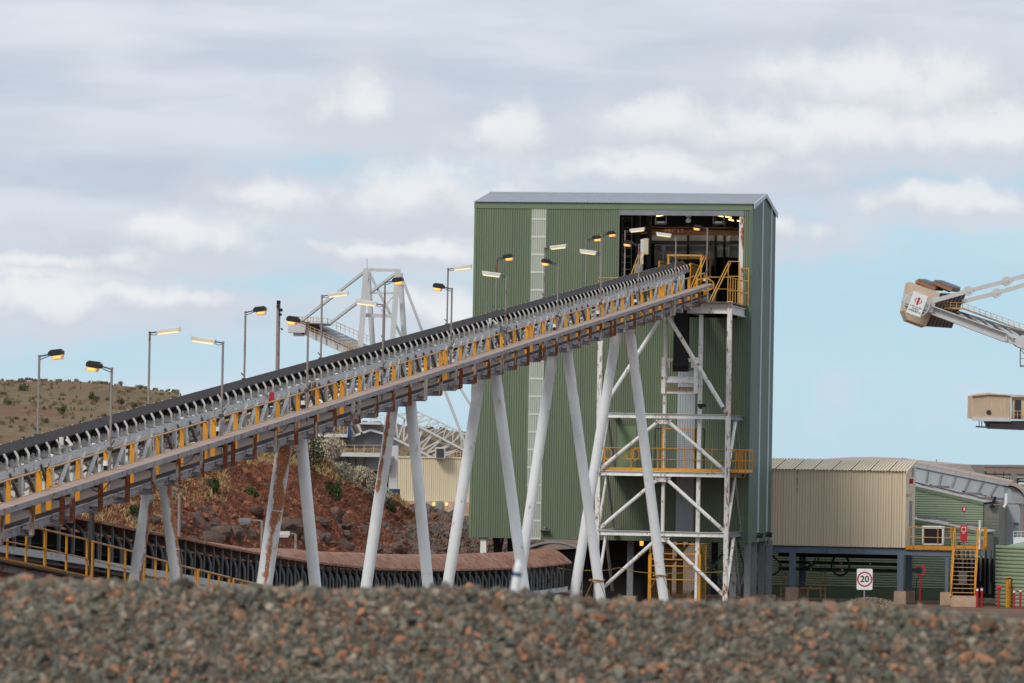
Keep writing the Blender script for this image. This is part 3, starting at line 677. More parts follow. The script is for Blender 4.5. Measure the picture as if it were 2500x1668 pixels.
# troughing idlers
im = MB()
im.box((-.56, -.05, .0), (.56, .05, .012)); im.bar((-.5, 0, .04), (.5, 0, .04), .05, .07)
for sd_ in (1, -1):
    im.bar((.5 * sd_, 0, .0), (.505 * sd_, -.005, .24), .05, .035, (0, 1, 0)); im.bar((.505 * sd_, -.005, .232), (.425 * sd_, -.02, .365), .05, .035, (0, 1, 0))
    im.box((.5 * sd_ - .03, -.06, 0), (.5 * sd_ + .03, .07, .05)); im.bar((.21 * sd_, 0, .05), (.21 * sd_, 0, .15), .06, .02)
    im.bar((.36 * sd_, .0, .04), (.36 * sd_, .0, .17), .05, .015)
im.cur = 1; im.tube((-.17, 0, .113), (.17, 0, .113), .052, n=8); im.tube((-.21, 0, .135), (-.40, 0, .29), .052, n=8)
idler_m = loc_mesh('idler', im, [M_idler, M_roller])
roll_m = loc_mesh('wing_roller', MB().tube((.205, 0, .135), (.42, 0, .31), .056, n=10).tube((.19, 0, .123), (.445, 0, .33), .018, n=6), M_roller)
s = S0 + .4; k = 0
while s < 113.0:
    if abs(s - 5.15) > .4 and abs(s - 62.2) > .4:
        i_ = conv.put('idler', idler_m, at(s)); i_.rotation_euler = (math.atan(SL), 0, 0)
        r_ = bpy.data.objects.new('wing_roller', roll_m); COL.objects.link(r_); r_.parent = i_
    s += .917
# self-aligning idlers with swung bracket and guide roller
tm = MB().bar((.52, 0, 0), (.52, 0, .13), .08, .08).bar((.30, .05, .02), (.70, -.1, .2), .07, .05).bar((.70, -.1, .2), (.55, -.1, .33), .05, .06).bar((.50, -.3, .1), (.44, -.28, .24), .05, .05).tube((.49, -.30, .18), (.49, -.30, .38), .058, n=12)
for s in (5.15, 62.2):
    conv.put('tracking_idler', loc_mesh('tracking_idler', tm, M_idler), at(s))
# walkway: handrail stanchions, top rail, tray covers, outriggers
stan_m = loc_mesh('rail_post', MB().box((-.055, -.02, -1.2), (.055, .02, -.01)).box((-.06, -.05, -1.2), (.06, .0, -1.02)), M_yellow)
stan_m2 = loc_mesh('rail_post', MB().box((-.065, -.03, -1.2), (.065, .03, -.01)), M_yellow)
loop_m = loc_mesh('rail_end_loop', MB().path([(0, 0, -.02), (0, .1, .0), (0, .2, -.06), (0, .22, -.25), (0, .2, -.46), (0, .1, -.52), (0, 0, -.5)], .022, 8), M_yellow)
out_m = loc_mesh('outrigger', MB().box((.0, -.055, -1.31), (.012, .055, -.62)).box((.0, -.055, -1.31), (.1, -.045, -.62)).box((.0, .045, -1.31), (.1, .055, -.62)), M_channel)
xbeam_m = loc_mesh('cross_beam', MB().ibeam((-1.7, 0, -1.26), (1.78, 0, -1.26), .1, .16, .014), M_chan)
brk_m = loc_mesh('tray_arm', MB().bar((0, 0, -.70), (.38, 0, -.70), .06, .06), M_darksteel)
for ji in range(8):
    d0 = .3 + 16.2 * (ji - 1)                            # section of handrail
    ss_ = [d0 + .45 + k * (15.3 / 6.) for k in range(7)]
    for sd_ in (1, -1):
        ve = 1.35 * sd_
        us = [s for s in ss_ if S0 < s < 112]
        if len(us) < 2: continue
        for s in us:
            conv.put('rail_post', stan_m if 0 < ss_.index(s) < 6 else stan_m2, at(s, ve))
            if sd_ > 0:
                conv.put('outrigger', out_m, at(s + .55, 1.72)); conv.put('cross_beam', xbeam_m, at(s + .55)); conv.put('tray_arm', brk_m, at(s + .55, 1.36))
            if sd_ > 0:
                nx_ = us[us.index(s) + 1] if us.index(s) + 1 < len(us) else s + 1.4
                conv.part('walkway_beam', seg([(1.50, -1.27), (1.58, -1.27), (1.58, -1.255), (1.515, -1.255), (1.515, -1.085), (1.58, -1.085), (1.58, -1.07), (1.50, -1.07)], s + .62, nx_ + .48, True), M_chan)
        conv.part('top_rail', MB().path([at(us[0] - .02, ve, 0 if sd_ > 0 else .07), at(us[-1] + .02, ve, 0 if sd_ > 0 else .07)], .024, 8), M_tan if sd_ > 0 else M_tan)
        if sd_ < 0: conv.part('mid_rail', MB().path([at(us[0], ve, -.46), at(us[-1], ve, -.46)], .018, 6), M_tan)
        if us[0] == ss_[0]: conv.put('rail_end_loop', loop_m, at(us[0] - .18, ve), rot=(0, 0, 0))
    if True:
        conv.part('toe_plate', seg(rect(1.43, -1.07, 1.46, -.98), max(S0, d0), min(112, d0 + 16.2), True), M_darksteel)
tm_ = seg([(1.40, -.64), (1.42, -.48), (1.74, -.485), (1.76, -.50), (1.76, -.635), (1.745, -.65)], 0.006, .944, True); tm_.mi = [0 if i in (1, 2) else 1 for i in range(len(tm_.f))]
tray_m = loc_mesh('tray_cover', tm_, [M_tray, M_chan])
for v_ in tray_m.vertices: v_.co.z -= AZ
s = S0
while s < 110.6:
    conv.put('tray_cover', tray_m, (0, s, cz(s, 0))); s += .96
edge = seg(rect(1.385, -.50, 1.40, -.465), S0, 111.4, True); conv.part('tray_edge_angle', edge, M_tan)
# odd fittings seen on the gallery side
conv.part('rusty_plate', MB().box((.6, 32.2, cz(32.4, -.42)), (.63, 32.75, cz(32.4, .0))), M_channel)
conv.part('pull_switch', MB().box((.62, 26.6, cz(26.8, -.2)), (.74, 26.75, cz(26.8, .06))), M_red)
conv.part('gearbox', MB().tube((.6, 64.2, cz(64.2, -.2)), (.6, 65.0, cz(65.0, -.2)), .1, n=10).box((.55, 63.6, cz(63.6, -.45)), (.68, 63.9, cz(63.6, .05))), M_grey)
for (s_, l_) in ((3.2, 1.8), (11.4, 2.2), (22.6, 1.9), (33.0, 1.5), (44.2, 2.4), (56.1, 1.8), (67.5, 1.2), (74.3, 2.1), (88.0, 2.3)):
    conv.part('slack_cable', MB().path([at(s_ + l_ * k / 6., 1.7, -.68 - .16 * math.sin(math.pi * k / 6.)) for k in range(7)], .014, 5), M_hose)

# ---------------------------------------------------------------- trestles
TR = [((362, 1205), (404, 1200), (331, 1409), (431, 1409), (.165, .165), M_rusty, M_rusty), ((694, 1088), (736, 1083), (648, 1408), (768, 1412), (.235, .175), M_rusty, M_whiteclean), ((958, 1000), (1003, 990), (896, 1418), (1044, 1420), (.185, .185), M_whitemed, M_whiteclean),
      ((1170, 934), (1211, 925), (1094, 1422), (1278, 1428), (.2, .2), M_whiteclean, M_whiteclean), ((1349, 872), (1385, 862), (1268, 1420), (1464, 1440), (.2, .2), M_whiteclean, M_whiteclean), ((1504, 822), (1539, 815), (1405, 1432), (1618, 1442), (.21, .21), M_whiteclean, M_whiteclean)]
for k, ((ax, ay), (bx, by), (cx_, cy_), (dx_, dy_), r_, ml, mr) in enumerate(TR):
    s = JOINTS[2 + k] - .25
    t = T('conveyor_trestle', '%s white tubular A-frame trestle under the inclined conveyor, %s from the left' % (('rust-stained', 'half rusted', 'rust-streaked')[k] if k < 3 else 'clean', ORD[k]), 'trestle', (0, s, 0), group='trestles under the inclined conveyor')
    zt = cz(s, -1.3)
    for (p, q, m_, lb) in (((ax, ay), (cx_, cy_), ml, 'heavily rusted left leg' if k < 2 else ('left leg with a rust streak' if k == 2 else None)), ((bx, by), (dx_, dy_), mr, 'right leg rusted along its right side' if k == 0 else None)):
        v0, z0 = vz(*p, s); v1, z1 = vz(*q, s)
        g = (v1 - v0) / (z1 - z0); vt = v0 + g * (zt + .02 - z0); vb = v0 + g * (.1 - z0)
        li = 0 if p == (ax, ay) else 1
        m2 = MB(); p0_, p1_ = Vector((vt, s, zt + .02)), Vector((vb, s, .08)); NR, NS = 36, 24; att = []
        dd = (p1_ - p0_).normalized(); xx = Vector((0, 1, 0)).cross(dd).normalized(); yy = dd.cross(xx); xx = xx if xx.x > 0 else -xx
        vs = []
        for i in range(NR + 1):
            for j in range(NS):
                q = 2 * math.pi * j / NS; c_, s_ = math.cos(q), math.sin(q)
                vs.append(p0_.lerp(p1_, i / NR) + (xx * c_ + yy * s_) * r_[li]); tt = i / NR; ru = 0.
                if k == 0: ru = (max(0, c_ * 1.3 - .15) * (1 if tt < .62 else max(0, 1 - (tt - .62) * 8)) * (1. if li else .5) + (.55 if .72 < tt < .8 else 0))
                elif k == 1 and li == 0: ru = max(0, 1.0 - abs(c_ - .25) * 1.15) * .95 + (.25 if tt < .4 else 0)
                elif k == 2 and li == 0: ru = max(0, 1.1 - abs(c_ + .35) * 1.9) * (1 if .04 < tt < .38 else 0)
                elif k > 2: ru = .28 * max(0, c_ - .75) / .25 * (1 if tt < .3 else 0)
                att.append(min(1, ru))
        m2.add(vs, [(i * NS + j, (i + 1) * NS + j, (i + 1) * NS + (j + 1) % NS, i * NS + (j + 1) % NS) for i in range(NR) for j in range(NS)], True)
        lo = t.part('leg', m2, M_whiteclean, label=lb); at_ = lo.data.attributes.new('rust', 'FLOAT', 'POINT'); at_.data.foreach_set('value', att)
        for tt in (.32, .68): c0 = p0_.lerp(p1_, tt); t.part('weld_ring', MB().tube(c0 - dd * .012, c0 + dd * .012, r_[li] + .006, n=24, cap=False), M_whiteclean)
        t.part('base_plate', MB().box((vb - .4, s - .4, 0), (vb + .4, s + .4, .08)), M_grey)
    t.part('cap_beam', MB().ibeam((-.9, s, zt + .1), (1.3, s, zt + .1), .24, .18, .02), M_grey)

# ---------------------------------------------------------------- lamp posts along both handrails
def lamp(kind, s, side, idx, h=None, name=None):
    h = h or (2.05 if side > 0 else 2.1)
    v = 1.46 * side; z0 = cz(s, 0)
    lab = ('orange floodlight' if kind == 'F' else 'white batten light') + ' on the conveyor\'s %s-side handrail, %s lamp from the left' % ('near' if side > 0 else 'far', ORD[idx])
    t = T('lamp_post', name or lab, 'lamp post', (v, s, z0 - 1.0), group='lamp posts along the inclined conveyor')
    z1 = z0 + h; d = -side
    t.part('pole', MB().tube((v, s, z0 - .95), (v, s, z1), .032, n=8).tube((v, s, z1 - .03), (v, s, z1 + .012), .04, n=8), M_pole)
    t.part('clamp', MB().box((v - .07, s - .05, z0 + .02), (v + .06, s + .05, z0 + .1)).bar((v + .02, s, z0 + .12), (v + .1 * side, s, z0 + .26), .03, .03), M_darksteel)
    tilt = .12
    if kind == 'F':
        t.part('arm', MB().tube((v, s, z1 - .03), (v + .30 * d, s, z1 + .045), .02, n=6).path([(v + .03 * d, s, z1 - .1), (v + .16 * d, s, z1 - .05), (v + .3 * d, s, z1 + .01)], .012, 5), M_darksteel)
        u = Vector((d, 0, tilt)).normalized(); c = Vector((v + .26 * d, s, z1 + .05)); up = Vector((-tilt * d, 0, 1)).normalized()
        def P(a, b, y): return c + u * a + up * b + Vector((0, y, 0))
        hd = MB()
        prof = [(0, -.05), (0, .03), (.06, .07), (.33, .07), (.37, .03), (.37, -.05), (.30, -.075), (.06, -.075)]
        hd.prism([P(a, b, -.13) for a, b in prof], (0, .26, 0))
        for q in range(5): hd.bar(P(.07 + q * .06, .075, -.12), P(.07 + q * .06, .075, .12), .012, .03)
        hp = t.part('lamp_head', hd, M_lampbody)
        t.part('lens', MB().prism([P(a, b, -.12) for a, b in ((.07, -.074), (.36, -.06), (.34, -.17), (.10, -.17))], (0, .24, 0)), M_orangeoff, hp)
        t.part('lit_bulb', MB().prism([P(a, b, -.126) for a, b in ((.12, -.085), (.32, -.085), (.31, -.145), (.14, -.145))], (0, .252, 0)), M_orange, hp)
    else:
        t.part('arm', MB().tube((v, s, z1 - .03), (v + .25 * d, s, z1 + .01), .02, n=6).path([(v + .02 * d, s, z1 - .06), (v + .14 * d, s, z1 - .09), (v + .24 * d, s, z1 - .03)], .01, 5), M_darksteel)
        u = Vector((d, 0, tilt)).normalized(); c = Vector((v + .20 * d, s, z1 + .0)); up = Vector((-tilt * d, 0, 1)).normalized()
        def P(a, b, y): return c + u * a + up * b + Vector((0, y, 0))
        hp = t.part('lamp_head', MB().prism([P(a, b, -.09) for a, b in ((0, -.03), (.03, .05), (.66, .05), (.68, -.03))], (0, .18, 0)).bar(P(0, .065, 0), P(.7, .065, 0), .05, .03), M_batten)
        t.part('diffuser', MB().prism([P(a, b, -.075) for a, b in ((.03, -.028), (.65, -.028), (.62, -.085), (.06, -.085))], (0, .15, 0)), M_tubelit, hp)
    if side > 0:
        t.part('foot_lamp', MB().tube((v - .1, s - .05, z0 - .36), (v - .1, s - .05, z0 - .24), .07, .062, 12), M_signwhite)
        t.part('foot_cable', MB().tube((v - .1, s - .05, z0 - .36), (v - .1, s - .05, z0 - .5), .045, .04, 8).path([(v - .1, s - .05, z0 - .5), (v - .06, s, z0 - .62), (v + .0, s + .1, z0 - .7)], .02, 5), M_black)
for k, s in enumerate((5.84, 17.39, 27.82, 38.5, 49.62, 59.69, 70.5, 80.59, 90.22, 100.71, 110.5)): lamp('FB'[k % 2], s, 1, k)
for k, s in enumerate((9.61, 20.79, 32.2, 42.76, 52.65, 63.84, 73.54, 84.24, 94.41, 104.95)): lamp('FB'[k % 2], s, -1, k)
lamp('F', 98.3, -1, 9, 2.16, 'orange floodlight on an added pole at the conveyor\'s far side, just left of the opening')

# ================================================================ railing helper (plant frame or world)
def railing(t, pts, h=1.05, step=1.4, r=.024, m_=None, toe=True, posts=True, names=('rail_post', 'top_rail', 'mid_rail', 'toe_board'), loops=False):
    m_ = m_ or M_yellow; pts = [Vector(p) for p in pts]; up = Vector((0, 0, h))
    t.part(names[1], MB().path([p + up for p in pts], r, 8), m_); t.part(names[2], MB().path([p + up * .52 for p in pts], r * .85, 6), m_)
    for a, b in zip(pts, pts[1:]):
        n_ = max(1, round((b - a).length / step))
        if posts:
            for k in range(n_ + (1 if b is pts[-1] else 0)):
                p = a + (b - a) * k / n_; t.part(names[0], MB().tube(p - Vector((0, 0, .06)), p + up, r, n=6), m_)
        if toe: t.part(names[3], MB().bar(a + Vector((0, 0, .07)), b + Vector((0, 0, .07)), .012, .14), m_)

# ================================================================ green transfer building
SB = 112.0; DB = 8.2; ZB, ZE, ZR = 2.9, 18.42, 19.08
VL, VR = -9.64, 3.33
bld = T('transfer_building', 'tall green ribbed-metal transfer building with an open bay at the top', 'building', ((VL + VR) / 2, SB + DB / 2, 0))
ol, ozt = vz(1513.5, 511, SB); orr, _ = vz(1817, 520, SB); ozb = 13.2
tl, _ = vz(1291, 900, SB); trr, _ = vz(1328, 900, SB)
CORD = .034
def wall_sheets(v0, v1, z0, z1, name='cladding_sheet', m_=None, wid=.8):
    n_ = max(1, round((v1 - v0) / wid)); ww = (v1 - v0) / n_
    for k in range(n_):
        bld.part(name, MB().corr((v0 + k * ww, SB, z0), (1, 0, 0), (0, 0, 1), (0, -1, 0), ww, z1 - z0, ww / max(1, round(ww / .105)), CORD, .42), m_ or M_green)
EV = ZE - .26
wall_sheets(VL, tl, ZB, EV); wall_sheets(trr, ol, ZB, EV); wall_sheets(ol, orr, ZB, ozb); wall_sheets(orr, VR, ZB, EV)
wall_sheets(ol, orr, ozt + .0, EV, wid=1.0)
gz = [ZB + .82 * k for k in range(20)]
for k, z in enumerate(gz):
    z1 = min(EV, z + .82)
    if z1 - z < .2: continue
    bld.part('translucent_sheet', MB().corr((tl, SB - .004, z), (1, 0, 0), (0, 0, 1), (0, -1, 0), trr - tl, z1 - z + .0, (trr - tl) / 7, CORD, .42), M_trans)
    bld.part('lap_strip', MB().box((tl + .02, SB - .046, z - .045), (trr - .02, SB - .0395, z + .045)), M_transband)
    bld.part('fixing_line', MB().box((VL, SB - .0372, z - .006), (tl, SB - .0345, z + .006)).box((trr, SB - .0372, z - .006), (ol if z > ozb - .1 and z < ozt else VR, SB - .0345, z + .006)), M_greentrim)
bld.part('eave_fascia', MB().box((VL - .03, SB - .06, EV - .02), (VR + .01, SB - .037, ZE - .03)), M_greentrim)
bld.part('corner_flashing', MB().box((VR - .12, SB - .043, ZB - .02), (VR + .02, SB - .0375, EV)).box((VR + .0, SB - .03, ZB), (VR + .03, SB + .14, EV)), M_greenshade)
bld.part('corner_flashing', MB().box((VL - .02, SB - .043, ZB - .02), (VL + .1, SB - .0375, EV)), M_greentrim)
# right gable wall, coarse ribs, with two pale strips
nside = 9; 
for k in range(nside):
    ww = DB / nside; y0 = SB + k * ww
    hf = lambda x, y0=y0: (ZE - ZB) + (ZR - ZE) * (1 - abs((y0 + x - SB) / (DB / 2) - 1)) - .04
    bld.part('gable_sheet', MB().corr((VR, y0, ZB), (0, 1, 0), (0, 0, 1), (1, 0, 0), ww, 0, ww / 4, .03, .3, hfun=hf), M_greenshade)
for y_ in (SB + 3.15, SB + 6.35):
    bld.part('gable_strip', MB().box((VR + .02, y_, ZB), (VR + .06, y_ + .34, ZE + .3)), M_flash)
    bld.part('wall_light', MB().box((VR + .06, y_ - .1, ZB + .18), (VR + .3, y_ + .2, ZB + .34)).bar((VR + .05, y_, ZB + .4), (VR + .35, y_, ZB + .36), .2, .05), M_lampbody)
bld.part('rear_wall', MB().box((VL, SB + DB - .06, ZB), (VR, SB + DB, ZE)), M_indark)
bld.part('left_wall', MB().corr((VL, SB, ZB), (0, 1, 0), (0, 0, 1), (-1, 0, 0), DB, ZE - ZB, .2, .03), M_green)
bld.part('left_gable', MB().prism([(VL, SB, ZE), (VL, SB + DB, ZE), (VL, SB + DB / 2, ZR - .03)], (.03, 0, 0)), M_green)
bld.part('floor_slab', MB().box((VL + .02, SB + .03, ZB - .02), (VR - .02, SB + DB - .07, ZB + .2)), M_darksteel)
bld.part('upper_floor', MB().box((VL + .05, SB + .06, ozb - .3), (VR - .05, SB + DB - .1, ozb - .05)), M_darksteel)
# roof: two ribbed slopes with overhang, barge flashing, ridge cap
sr = (ZR - ZE) / (DB / 2)
rf = MB(); L_ = math.hypot(DB / 2 + .14, (DB / 2 + .14) * sr)
rf.corr((VL - .1, SB - .14, ZE - .14 * sr), (1, 0, 0), Vector((0, 1, sr)).normalized(), Vector((0, -sr, 1)).normalized(), VR - VL + .2, L_, .13, .05, .45)
rf.corr((VL - .1, SB + DB + .14, ZE - .14 * sr), (1, 0, 0), Vector((0, -1, sr)).normalized(), Vector((0, sr, 1)).normalized(), VR - VL + .2, L_, .13, .05, .45)
ro = bld.part('roof', rf, M_zinc)
bg_ = MB()
for sg in (0, 1):
    y0 = SB - .16 if not sg else SB + DB + .16
    bg_.prism([(VR + .07, y0, ZE - .2), (VR + .07, y0, ZE + .03), (VR + .07, SB + DB / 2, ZR + .06), (VR + .07, SB + DB / 2, ZR - .12)], (.05, 0, 0))
bld.part('barge_flashing', bg_, M_flash, ro)
bld.part('ridge_cap', MB().box((VL - .1, SB + DB / 2 - .2, ZR + .01), (VR + .1, SB + DB / 2 + .2, ZR + .05)), M_zinc, ro)
# opening frame
bld.part('lintel', MB().box((ol, SB - .03, ozt - .25), (orr, SB + .02, ozt - .002)).box((ol, SB - .05, ozt - .27), (orr, SB + .1, ozt - .25)), M_grey)  # white steel lintel coloured grey, its shade put into the colour
bld.part('jamb', MB().ibeam((orr - .12, SB + .1, ozb), (orr - .12, SB + .1, ozt - .16), .2, .2, .02, (0, 1, 0)).box((orr - .2, SB - .01, ozb), (orr - .02, SB + .01, ozt - .16)), M_whitemed)
# interior
zi = ozb
bld.part('liner_panel', MB().box((ol + 2.1, SB + 7.6, zi + .6), (ol + 3.1, SB + 7.7, zi + 3.3)), M_inwall)
for (x0, x1, z0, z1) in ((1615, 1680, 618, 572), (1682, 1745, 618, 572), (1600, 1680, 596, 640), (1682, 1745, 598, 640)):
    pass
def inner(x0, y0, x1, y1, s, name, m_, dep=.06):
    a, zt_ = vz(x0, y0, s); b, zb_ = vz(x1, y1, s)
    return bld.part(name, MB().box((a, s, zb_), (b, s + dep, zt_)), m_)
for r_ in ((1590, 574, 1678, 588), (1681, 574, 1745, 588), (1598, 597, 1678, 650), (1681, 597, 1745, 650), (1780, 574, 1815, 588), (1780, 597, 1815, 630)): inner(*r_, SB + 7.2, 'liner_panel', M_inwall)
for r_ in ((1749, 573, 1766, 628), (1769, 573, 1782, 628)): inner(*r_, SB + 6.9, 'louvre_panel', M_trans)
bld.part('girt', MB().bar((ol, SB + 6.8, vz(1700, 592, SB + 6.8)[1]), (orr, SB + 6.8, vz(1700, 592, SB + 6.8)[1]), .1, .14), M_darksteel)
for x in (1587, 1679.5, 1747, 1768): a, _ = vz(x, 600, SB + 6.7); bld.part('stud', MB().box((a - .05, SB + 6.7, zi), (a + .05, SB + 6.8, ozt)), M_black)
a, z1 = vz(1550, 554, SB + 5.5); b, z0 = vz(1815, 575, SB + 5.5)
cg = bld.part('crane_girder', MB().ibeam((a, SB + 5.5, (z0 + z1) / 2), (b, SB + 5.5, (z0 + z1) / 2), .3, z1 - z0, .03), M_crane)
def text(t, body, loc, size, m_, name, parent=None, rz=0., rx=R(90), depth=.004, align='CENTER', ry=0., bold=0.):
    cu_ = bpy.data.curves.new(name, 'FONT'); cu_.body = body; cu_.offset = bold; cu_.size = size; cu_.extrude = depth; cu_.align_x = align; cu_.align_y = 'CENTER'
    tmp = bpy.data.objects.new('tmp', cu_); COL.objects.link(tmp)
    me = bpy.data.meshes.new_from_object(tmp.evaluated_get(bpy.context.evaluated_depsgraph_get())); bpy.data.objects.remove(tmp)
    me.name = name; me.materials.clear(); me.materials.append(m_)
    ob = bpy.data.objects.new(name, me); COL.objects.link(ob); ob.parent = parent or t.o
    ob.location = Vector(loc) - t.base; ob.rotation_euler = (rx, ry, rz); return ob
a, zc_ = vz(1646, 564, SB + 5.3)
text(bld, 'MRC 5 T', (a, SB + 5.33, zc_), .24, M_cranetxt, 'crane_lettering', cg)
# caged ladder
a, _ = vz(1518, 600, SB + 1.4); b, _ = vz(1541, 600, SB + 1.4)
ld = MB()
for v in (a, b): ld.tube((v, SB + 1.5, zi), (v, SB + 1.5, ozt - .2), .02, n=6)
z = zi
while z < ozt - .3: ld.tube((a, SB + 1.5, z), (b, SB + 1.5, z), .014, n=5); z += .32
z = zi + 1.6
while z < ozt - .3: ld.path([((a + b) / 2 + math.cos(t_) * (b - a) * .5, SB + 1.5 - math.sin(t_) * .55, z) for t_ in [math.pi * q / 8 for q in range(9)]], .014, 5); z += .6
bld.part('caged_ladder', ld, M_grey)
for x in (1557, 1584): a, _ = vz(x, 600, SB + 3.5); bld.part('inner_column', MB().ibeam((a, SB + 3.5, zi), (a, SB + 3.5, ozt), .2, .2, .02, (0, 1, 0)), M_darksteel)
for (x0, x1, y0) in ((1602, 1622, 528), (1750, 1766, 526), (1771, 1786, 529), (1779, 1791, 536), (1800, 1812, 539)):
    a, z0 = vz(x0, y0, SB + 3.); b, z1 = vz(x1, y0 - 3 if x0 < 1700 else y0 + 3, SB + 3.)
    hp = bld.part('indoor_batten', MB().bar((a, SB + 3., z0 + .06), (b, SB + 3., z1 + .06), .12, .06), M_grey)
    bld.part('diffuser', MB().bar((a, SB + 2.98, z0), (b, SB + 2.98, z1), .1, .05), M_tubelit2, hp)
for q in range(4):
    v_ = ol + .8 + q * 1.3; hp = bld.part('added_fill_batten', MB().box((v_ - .08, SB + 3.4, ozt + .35), (v_ + .08, SB + 4.8, ozt + .42)), M_grey); bld.part('diffuser', MB().box((v_ - .07, SB + 3.4, ozt + .3), (v_ + .07, SB + 4.8, ozt + .345)), M_bayfill, hp)  # added lamps, out of view above the lintel, to brighten the back wall
for x in (1614, 1755):
    a, z1 = vz(x - 14, 519, SB + .6); b, z0 = vz(x + 14, 546, SB + .6)
    fr = MB().box((a, SB + .5, z0), (a + .06, SB + .56, z1)).box((b - .06, SB + .5, z0), (b, SB + .56, z1)).box((a, SB + .5, z0 - .04), (b, SB + .56, z0))
    hp = bld.part('light_cradle', fr, M_grey); bld.part('diffuser', MB().box((a + .1, SB + .45, z0 + .02), (b - .1, SB + .6, z0 + .09)), M_signwhite, hp)
a, z1 = vz(1681, 517, SB + .5); 
bld.part('high_bay_lamp', MB().tube((a, SB + .5, z1), (a, SB + .5, z1 - .12), .03, n=6).box((a - .11, SB + .4, z1 - .25), (a + .11, SB + .6, z1 - .12)).tube((a, SB + .5, z1 - .27), (a, SB + .5, z1 - .4), .03, .13, 14).tube((a, SB + .5, z1 - .4), (a, SB + .5, z1 - .5), .13, .1, 14), M_signwhite)
inner(1571, 582, 1582, 621, SB + .9, 'control_cabinet', M_cabinet, .3); inner(1564, 584, 1570, 645, SB + .9, 'cabinet_post', M_white, .12); inner(1549, 645, 1568, 680, SB + .6, 'control_panel', M_grey, .3)
a, z1 = vz(1619, 601, SB + 2.5); bld.part('siren', MB().tube((a, SB + 2.5, z1), (a, SB + 2.5, z1 - .28), .13, .1, 12).tube((a, SB + 2.5, z1 - .28), (a, SB + 2.5, zi), .04, n=8).tube((a, SB + 2.5, z1), (a, SB + 2.5, z1 + .03), .15, .15, 12), M_grey)
# stub columns, bracing and lamps below the wall
cols = [(1181, .3, M_white), (1213, 3.5, M_darksteel), (1247, 6., M_darksteel), (1540, 1.2, M_grey), (1790, 4.4, M_whitemed), (1826, .5, M_grey), (1840, 3.2, M_grey), (1860, 7.6, M_grey), (1878, 7.9, M_grey), (1660, 6.5, M_darksteel), (1745, 6.5, M_darksteel)]
for (x, d, m_) in cols:
    a, _ = vz(x, 1340, SB + d); bld.part('column', MB().ibeam((a, SB + d, .3), (a, SB + d, ZB + .0), .28, .28, .025, (0, 1, 0)), m_); bld.part('pedestal', MB().box((a - .3, SB + d - .3, 0), (a + .3, SB + d + .3, .32)), M_concrete)
br = MB()
for (x0, x1, d) in ((1205, 1228, 4.5), (1228, 1205, 4.5), (1258, 1290, 5.5), (1690, 1790, 6.), (1790, 1690, 6.), (1580, 1690, 6.5), (1840, 1800, 5.5), (1800, 1840, 5.2)):
    a, _ = vz(x0, 1340, SB + d); b, _ = vz(x1, 1340, SB + d); br = MB().tube((a, SB + d, .3), (b, SB + d, ZB), .07, n=8); bld.part('undercroft_brace', br, M_grey if x0 > 1600 else M_darksteel)
a, _ = vz(1445, 1340, SB + 5); b, _ = vz(1620, 1340, SB + 5)
bld.part('undercroft_dark_block', MB().box((a, SB + 2.5, .0), (b, SB + 7.9, ZB - .03)), M_indark)  # added dark block that keeps daylight from showing through the undercroft
a, z1 = vz(1566, 1326, SB + 2.4); bld.part('bulkhead_lamp', MB().tube((a, SB + 2.45, z1 + .1), (a, SB + 2.45, z1 - .12), .09, .08, 10), M_orange)
for (x, y) in ((1331, 1292), (1803, 1308)):
    a, z1 = vz(x, y, SB); bld.part('wall_light', MB().box((a - .22, SB - .4, z1 - .06), (a + .22, SB - .03, z1 - .03)).bar((a, SB - .35, z1), (a, SB - .05, z1 + .05), .16, .12), M_grey)
a, z1 = vz(1510, 1040, SB); b, z0 = vz(1553, 1146, SB); bld.part('wall_door', MB().box((a, SB - .05, z0), (b, SB - .03, z1)), M_greentrim)
a, z1 = vz(1656, 905, SB); b, z0 = vz(1692, 1310, SB); bld.part('zinc_wall_sheet', MB().corr((a, SB - .05, z0), (1, 0, 0), (0, 0, 1), (0, -1, 0), b - a, z1 - z0, .12, .03), M_zinc)

# ================================================================ steel head tower in front of the building
ST = 107.0
vcl, _ = vz(1461, 1120, ST); vcr, _ = vz(1776, 1120, ST); vcm = (vcl + vcr) / 2
tw = T('head_tower', 'white braced steel tower carrying the top of the inclined conveyor', 'steel tower', (vcm, ST, 0))
def zpx(x, y, s=ST): return vz(x, y, s)[1]
Z1 = (zpx(1600, 1010) + zpx(1600, 1021)) / 2; Z2 = (zpx(1600, 1151) + zpx(1600, 1163)) / 2; Z3 = (zpx(1600, 1297) + zpx(1600, 1309)) / 2
ZT = zpx(1781, 736); ZD = zpx(1730, 740)
def Ibolt(t, v, z, s, n_=3):
    b = MB()
    for i in (-1, 1):
        for j in range(n_): b.tube((v + i * .06, s - .012, z + j * .08), (v + i * .06, s + .01, z + j * .08), .018, n=6)
    t.part('bolt_group', b, M_darksteel)
for (v, zt) in ((vcl, zpx(1467, 832)), (vcr, ZT)):
    tw.part('column', MB().ibeam((v, ST, .35), (v, ST, zt), .21, .21, .02, (0, 1, 0)).box((v - .1, ST - .11, .35), (v + .1, ST - .098, zt)), M_whitemed)
    tw.part('pedestal', MB().box((v - .35, ST - .35, 0), (v + .35, ST + .35, .35)), M_concrete)
    Ibolt(tw, v, zpx(1600, 950), ST - .115, 4)
